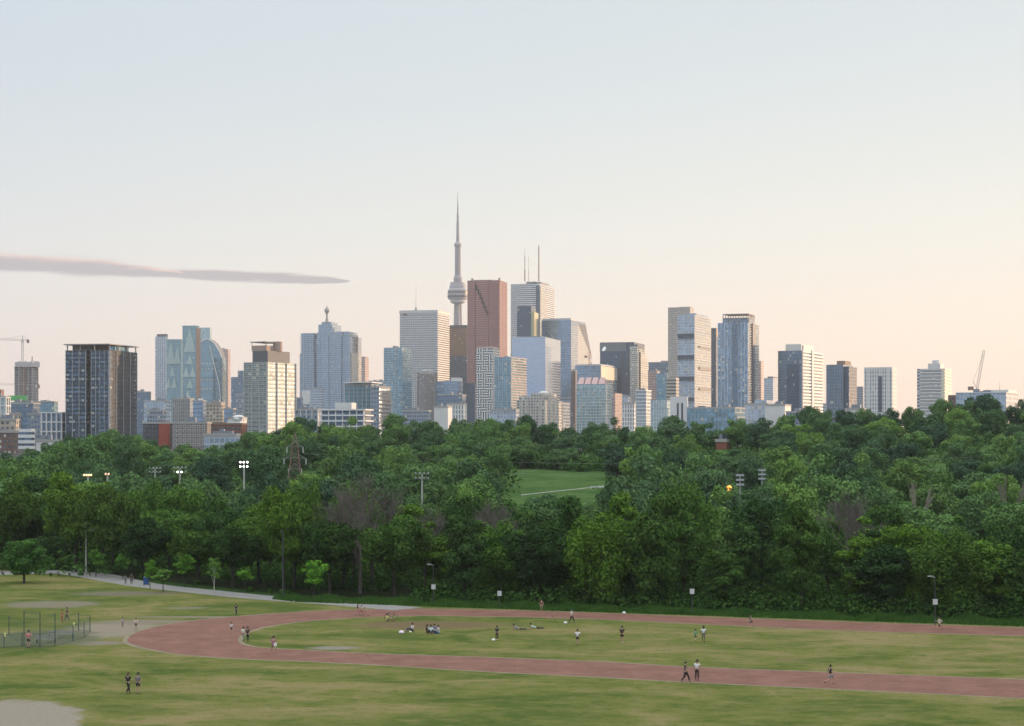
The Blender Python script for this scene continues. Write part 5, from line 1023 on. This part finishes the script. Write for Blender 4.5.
def pose(kind):
    """joint positions for a 1.75 m figure facing -Y"""
    D=dict(pel=V3((0,0,.95)),wai=V3((0,0,1.08)),che=V3((0,-.01,1.32)),nec=V3((0,0,1.47)),hd0=V3((0,-.015,1.56)),hd=V3((0,-.02,1.64)),
      hpL=V3((.09,0,.93)),hpR=V3((-.09,0,.93)),shL=V3((.19,0,1.41)),shR=V3((-.19,0,1.41)))
    L={'knL':V3((.10,-.02,.50)),'anL':V3((.10,.02,.09)),'knR':V3((-.10,-.02,.50)),'anR':V3((-.10,.02,.09)),'elL':V3((.25,.02,1.13)),'wrL':V3((.26,-.06,.88)),'elR':V3((-.25,.02,1.13)),'wrR':V3((-.26,-.06,.88))}
    if kind=='walk': L.update(knL=V3((.10,-.20,.53)),anL=V3((.10,-.30,.10)),knR=V3((-.10,.06,.50)),anR=V3((-.10,.32,.16)),wrL=V3((.25,.16,.92)),elL=V3((.25,.10,1.14)),wrR=V3((-.24,-.24,.93)),elR=V3((-.25,-.06,1.13)))
    if kind=='run': L.update(knL=V3((.10,-.34,.66)),anL=V3((.10,-.22,.26)),knR=V3((-.10,.10,.52)),anR=V3((-.10,.48,.36)),wrL=V3((.20,.02,1.10)),elL=V3((.27,.26,1.20)),wrR=V3((-.16,-.36,1.25)),elR=V3((-.26,-.10,1.12)))
    if kind=='phone': L.update(elR=V3((-.26,-.05,1.14)),wrR=V3((-.10,-.26,1.30)),elL=V3((.26,-.03,1.14)),wrL=V3((.10,-.28,1.22)))
    if kind=='hips': L.update(elL=V3((.36,.04,1.18)),wrL=V3((.17,-.05,1.02)),elR=V3((-.36,.04,1.18)),wrR=V3((-.17,-.05,1.02)))
    D.update(L)
    if kind=='sit':
        for k in ('pel','wai','che','nec','hd0','hd','hpL','hpR','shL','shR'): D[k]=D[k]-V3((0,0,.82))
        D['che']+=V3((0,.02,0)); D.update(knL=V3((.16,-.42,.42)),anL=V3((.13,-.66,.08)),knR=V3((-.16,-.42,.40)),anR=V3((-.13,-.68,.08)),elL=V3((.28,-.08,.36)),wrL=V3((.20,-.34,.38)),elR=V3((-.28,.12,.34)),wrR=V3((-.26,.26,.07)))
    if kind=='lie':  # propped on the elbows, legs stretched out to the back
        D=dict(pel=V3((0,0,.15)),wai=V3((0,-.14,.17)),che=V3((0,-.36,.30)),nec=V3((0,-.48,.42)),hd0=V3((0,-.52,.50)),hd=V3((0,-.55,.58)),hpL=V3((.09,0,.14)),hpR=V3((-.09,0,.14)),shL=V3((.19,-.43,.36)),shR=V3((-.19,-.43,.36)),
          knL=V3((.12,.44,.11)),anL=V3((.13,.86,.10)),knR=V3((-.12,.44,.11)),anR=V3((-.14,.86,.10)),elL=V3((.24,-.48,.08)),wrL=V3((.16,-.72,.06)),elR=V3((-.24,-.48,.08)),wrR=V3((-.16,-.72,.06)))
    return D
def person(px,py,hpx,kind,rz,top,bottom,lab,skin=SKIN,hair=HAIR,shoe=SHOE,longtrous=True,sleeve=.55,longhair=False,cap=None,skirt=None,H=None,group=None):
    X,Y,_=gp(px,py)
    if kind in('sit','lie') and not H: H=1.78
    s=1.06*(H if H else clamp((hpx-.4)*Y/F,.95,1.9))/1.75
    o=thing('person',lab,'person',(X,Y,.012),group,R(rz)); o.scale=(s*1.12,s*1.12,s); D=pose(kind)
    toe=lambda a,kn: a+V3((0,-.17,-.05)) if kind!='lie' else a+V3((0,.14,-.05))
    J=[D['pel'],D['wai'],D['che'],D['nec'],D['hd0'],D['hd'],D['hpL'],D['knL'],D['anL'],D['hpR'],D['knR'],D['anR'],D['shL'],D['elL'],D['wrL'],D['shR'],D['elR'],D['wrR']]
    def palm(a,b_): d=(b_-a).normalized(); return b_+d*.075
    J+=[palm(D['elL'],D['wrL']),palm(D['elR'],D['wrR']),toe(D['anL'],0),toe(D['anR'],0),D['hd']+V3((0,-.10,-.015)),(D['hpL']+D['knL'])/2,(D['hpR']+D['knR'])/2]
    Ed=[(0,1),(1,2),(2,3),(3,4),(4,5),(0,6),(6,23),(23,7),(7,8),(0,9),(9,24),(24,10),(10,11),(2,12),(12,13),(13,14),(2,15),(15,16),(16,17),(14,18),(17,19),(8,20),(11,21),(5,22)]
    rad=[.125,.115,.145,.055,.075,.10,.085,.058,.038,.085,.058,.038,.06,.042,.027,.06,.042,.027,.034,.034,.034,.034,.018,.078,.078]
    me=skin_mesh('body',J,Ed,rad,0,skin,1)
    # fingers and ears joined on
    bm=bmesh.new(); bm.from_mesh(me)
    def addtube(p,q,r0,r1):
        mb=MB(); mb.tube(p,q,r0,r1,5); t=bpy.data.meshes.new('t'); t.from_pydata(mb.v,[],mb.f); bm.from_mesh(t); bpy.data.meshes.remove(t)
    for e_,w_ in (('elL','wrL'),('elR','wrR')):
        d=(D[w_]-D[e_]).normalized(); a=V3((0,1,0)) if abs(d.y)<.8 else V3((1,0,0)); sd_=(a-d*a.dot(d)).normalized(); p0=D[w_]+d*.085; nn=d.cross(sd_)
        for k,l in enumerate((.060,.072,.066,.050)):
            b0=p0+sd_*(.03-.02*k); mid=b0+d*l*.55+nn*.006; addtube(b0,mid,.0095,.009); addtube(mid,mid+d*l*.5+nn*.02,.009,.006)
        tb=D[w_]+d*.03; addtube(tb,tb+d*.035+sd_*.045,.012,.010); addtube(tb+d*.035+sd_*.045,tb+d*.07+sd_*.05,.010,.007)
    for s_ in (-1,1): addtube(D['hd']+V3((s_*.08,.0,-.03)),D['hd']+V3((s_*.098,.012,.02)),.016,.018)
    bm.to_mesh(me); bm.free(); bo=bpy.data.objects.new('body',me); link(bo,o)
    for s_ in (-1,1): m=MB(); c_=D['hd']+V3((s_*.034,-.088,.012)); m.ball(c_,.012,4); m.build('eye',SHOE,bo)
    m=MB(); c_=D['hd']+V3((0,-.088,-.052)); m.tube(c_+V3((-.022,0,0)),c_+V3((.022,0,0)),.006,None,5); m.build('mouth',plain('lip',(.28,.10,.09),.6),bo)
    # top
    eL=D['shL'].lerp(D['elL'],sleeve*1.0 if sleeve<=1 else 1); eR=D['shR'].lerp(D['elR'],sleeve if sleeve<=1 else 1)
    Jt=[D['pel']+V3((0,0,0)),D['wai'],D['che'],D['shL'],eL,D['shR'],eR,D['che'].lerp(D['nec'],.62)]; Et=[(0,1),(1,2),(2,3),(3,4),(2,5),(5,6),(2,7)]; rt=[.142,.134,.165,.078,.062,.078,.062,.075]
    if sleeve>1: Jt+=[D['wrL'],D['wrR']]; Et+=[(4,8),(6,9)]; rt+=[.044,.044]
    link(bpy.data.objects.new('shirt',skin_mesh('shirt',Jt,Et,rt,0,cloth(top))),o)
    if skirt: pass
    f=1.0 if longtrous else .8
    kL=D['hpL'].lerp(D['knL'],f); kR=D['hpR'].lerp(D['knR'],f)
    Jb=[D['pel'],D['hpL'],kL,D['hpR'],kR,D['wai'].lerp(D['pel'],.6)]; Eb=[(5,0),(0,1),(1,2),(0,3),(3,4)]; rb=[.150,.115,.078,.115,.078,.132]
    if longtrous: Jb+=[D['knL'].lerp(D['anL'],.93),D['knR'].lerp(D['anR'],.93)]; Eb+=[(2,6),(4,7)]; rb+=[.058,.058]
    link(bpy.data.objects.new('trousers' if longtrous else 'shorts',skin_mesh('trousers' if longtrous else 'shorts',Jb,Eb,rb,0,cloth(bottom))),o)
    # hair, shoes
    hd=D['hd']; Jh=[hd+V3((0,.035,.03)),hd+V3((0,-.03,.075)),hd+V3((0,.06,-.03))]; Eh=[(0,1),(0,2)]; rh=[.095,.062,.06]
    if longhair: Jh.append(hd+V3((0,.085,-.17))); Eh.append((2,3)); rh.append(.05)
    link(bpy.data.objects.new('hair',skin_mesh('hair',Jh,Eh,rh,0,hair)),o)
    if cap:
        m=MB(); m.lathe([(.108,hd.z+.045),(.106,hd.z+.09),(.07,hd.z+.125),(.01,hd.z+.135)],hd.x,hd.y+.01,14); m.box(-.07,.07,hd.y-.2,hd.y-.06,hd.z+.045,hd.z+.06); m.build('cap',cloth(cap),o)
    for a in ('anL','anR'):
        p=D[a]; q=toe(p,0); link(bpy.data.objects.new('shoe',skin_mesh('shoe',[p+V3((0,.03,-.035)),p.lerp(q,.5)+V3((0,0,-.018)),q],[(0,1),(1,2)],[.05,.05,.042],0,shoe)),o)
    return o
BK=(.02,.02,.025); WH=(.72,.72,.72); GY=(.17,.16,.18); NV=(.025,.035,.07)
person(128,694,20.5,'walk',150,BK,BK,'woman with long brown hair walking in all black on the near grass',hair=HAIRB,longhair=True,sleeve=.6)
person(138,694,20.3,'stand',170,GY,BK,'person in a grey top and black shorts standing beside the woman in black',longtrous=False)
person(28.5,648,17,'hips',170,(.55,.20,.22),(.05,.05,.06),'person in a pink top and dark shorts standing in front of the backstop',longtrous=False)
person(62,622,11.8,'stand',90,(.40,.05,.04),(.38,.06,.05),'person dressed in red standing behind the backstop fence')
person(67,621,13.3,'walk',-60,(.10,.08,.09),(.06,.07,.09),'person in dark clothes beside the person in red')
person(122.5,627,9.5,'stand',60,(.42,.40,.58),(.25,.2,.2),'small child in a lilac top on the worn dirt by the track end')
person(136,630,11.8,'hips',20,(.72,.70,.60),(.04,.05,.05),'person in a cream shirt and dark shorts beside the child in lilac',longtrous=False)
person(236,615.5,11.3,'walk',150,(.03,.03,.05),NV,'person in dark blue walking on the grass beyond the track bend')
person(231.5,633.5,10.8,'walk',170,(.60,.58,.62),BK,'person in a pale grey top walking on the track bend',longtrous=False)
person(243.3,641,13.6,'walk',160,(.66,.68,.58),(.25,.28,.24),'person in a pale cream top walking beside one in black on the bend')
person(247.6,642,14.5,'walk',160,BK,BK,'person in black walking beside the pale topped one on the bend')
person(273.5,654,17.8,'run',20,(.34,.10,.22),(.30,.08,.18),'jogger in a magenta top carrying something white on the near track',longtrous=False,H=1.78)
person(357.8,615.5,12,'walk',100,(.16,.05,.05),(.45,.25,.24),'person in dark red walking at the far bend near the path end',longhair=True)
person(361.5,616,10.5,'walk',90,(.60,.42,.42),(.30,.08,.09),'person in a pale pink top between two others at the path end',longtrous=False)
person(365.5,615.5,12.2,'walk',60,(.60,.60,.60),(.50,.45,.40),'person in white with dark hair at the path end',longtrous=False)
person(387,621.5,9,'sit',120,(.50,.55,.10),(.10,.12,.06),'person in a yellow green vest crouched on the grass edge by a bicycle',longtrous=False)
person(412.5,631.5,9,'sit',-60,(.62,.60,.66),(.05,.07,.13),'seated person in a white top and navy trousers, apart from the seated group')
person(427,633,10,'sit',70,(.09,.06,.07),(.06,.05,.06),'seated person in dark brown at the edge of the seated group',longhair=True)
person(430.8,633.5,10,'sit',10,(.55,.66,.68),(.03,.03,.04),'seated person in pale aqua in the middle of the seated group')
person(434.5,632.5,10.5,'sit',-40,(.10,.14,.32),(.06,.10,.2),'seated person in royal blue in the seated group')
person(438.5,633.5,10,'sit',-80,(.62,.63,.72),(.25,.4,.45),'seated person in white at the end of the seated group')
person(497,640,13.5,'stand',170,BK,(.03,.025,.02),'person in black standing on the infield with white shoes',shoe=SHOEW,longhair=True)
person(519,630,8,'lie',-80,(.22,.28,.38),(.07,.06,.07),'person in grey blue lying propped up on the infield')
person(536,629,8,'lie',-80,(.45,.68,.66),(.03,.03,.05),'person in a pale aqua top lying on the infield beside the one in grey blue')
person(541.5,610.6,11,'stand',0,(.16,.03,.04),(.40,.30,.26),'person in dark red standing at the wood side of the track',longtrous=False)
person(552.5,621,10,'run',80,(.45,.22,.23),(.35,.15,.15),'runner in faded red on the far track',longtrous=False)
person(571.5,623.5,14,'walk',70,(.66,.68,.72),(.06,.03,.04),'walker in a white top and dark trousers with a dark teal cap',cap=(.02,.08,.08))
person(577.5,645.2,15.3,'hips',160,(.74,.72,.74),BK,'person in a white shirt and black shorts standing alone on the infield',longtrous=False)
person(622,643,16.3,'phone',150,BK,BK,'person in a black top and shorts looking down, white shoes, on the infield',longtrous=False,shoe=SHOEW)
person(695.5,642.6,13,'run',160,(.03,.38,.14),(.03,.10,.06),'child in a bright green shirt on the infield',longtrous=False)
person(703.5,642.6,16,'stand',170,(.66,.68,.72),(.14,.16,.17),'person in a white shirt and grey shorts beside the child in green',longtrous=False,skin=SKIN2)
person(685.5,682.5,21.5,'walk',80,BK,BK,'person all in black walking along the near track, hand raised to the face',H=1.85)
person(697,680.5,19.8,'stand',150,(.70,.68,.70),(.05,.03,.03),'person in a white shirt and dark brown trousers beside the walker in black')
person(750.5,628,13.2,'run',70,(.07,.05,.10),(.03,.03,.07),'runner in dark clothes with pale legs on the far track',longtrous=False)
person(830.3,686,20.5,'run',95,(.03,.04,.045),(.18,.22,.26),'runner in a black top and slate shorts on the near track',longtrous=False,H=1.85,skin=SKIN)
person(939.5,632,14.5,'run',-70,(.62,.62,.60),BK,'runner in a white top and black shorts passing the tall lamp post',longtrous=False)
person(125.5,584,9,'stand',160,(.10,.11,.15),(.09,.10,.14),'person in slate standing on the footpath under the young trees')
person(131.5,584,10.5,'stand',170,BK,NV,'person in near black on the footpath beside the one in slate')
# bicycle lying by the crouched person
x_,y_,_=gp(391,619.5); o=thing('bicycle','dark bicycle standing beside the person in the yellow green vest','bicycle',(x_,y_,0),rz=R(8))
def ring(m,c,r,t):
    for k in range(18): a=2*PI*k/18; b2=2*PI*(k+1)/18; m.tube((c[0]+r*math.cos(a),c[1],c[2]+r*math.sin(a)),(c[0]+r*math.cos(b2),c[1],c[2]+r*math.sin(b2)),t,None,5,cap=False)
for cx_ in (-.52,.52):
    m=MB(); ring(m,(cx_,0,.34),.32,.025); w_=m.build('wheel',SHOE,o); m=MB()
    for k in range(8): a=PI*k/4; m.tube((cx_,0,.34),(cx_+.3*math.cos(a),0,.34+.3*math.sin(a)),.006,None,3)
    m.build('spokes',STEEL,w_)
m=MB()
for p,q in (((-.52,0,.34),(-.08,0,.32)),((-.08,0,.32),(-.2,0,.82)),((-.52,0,.34),(-.17,0,.72)),((-.17,0,.72),(.36,0,.76)),((-.08,0,.32),(.38,0,.68)),((.36,0,.82),(.52,0,.34))): m.tube(p,q,.022,None,6)
m.build('frame',plain('bike_green',(.10,.14,.05),.5),o); m=MB(); m.box(-.32,-.08,-.06,.06,.82,.88); m.build('saddle',SHOE,o); m=MB(); m.tube((.36,0,.8),(.34,0,.98),.02); m.tube((.34,-.26,.98),(.34,.26,.98),.018); m.build('handlebar',SHOE,o)
# white thing carried by the jogger
x_,y_,_=gp(276,654); m=MB(); m.box(-.16,.16,-.06,.06,0,.34); m.box(-.05,.05,-.02,.02,.34,.4); tag(m.build('water_bottle',plain('bottle_white',(.75,.75,.75),.5)),'white bottle held at the waist of the jogger in magenta','bottle').location=(x_-.05,y_-.25,.86)
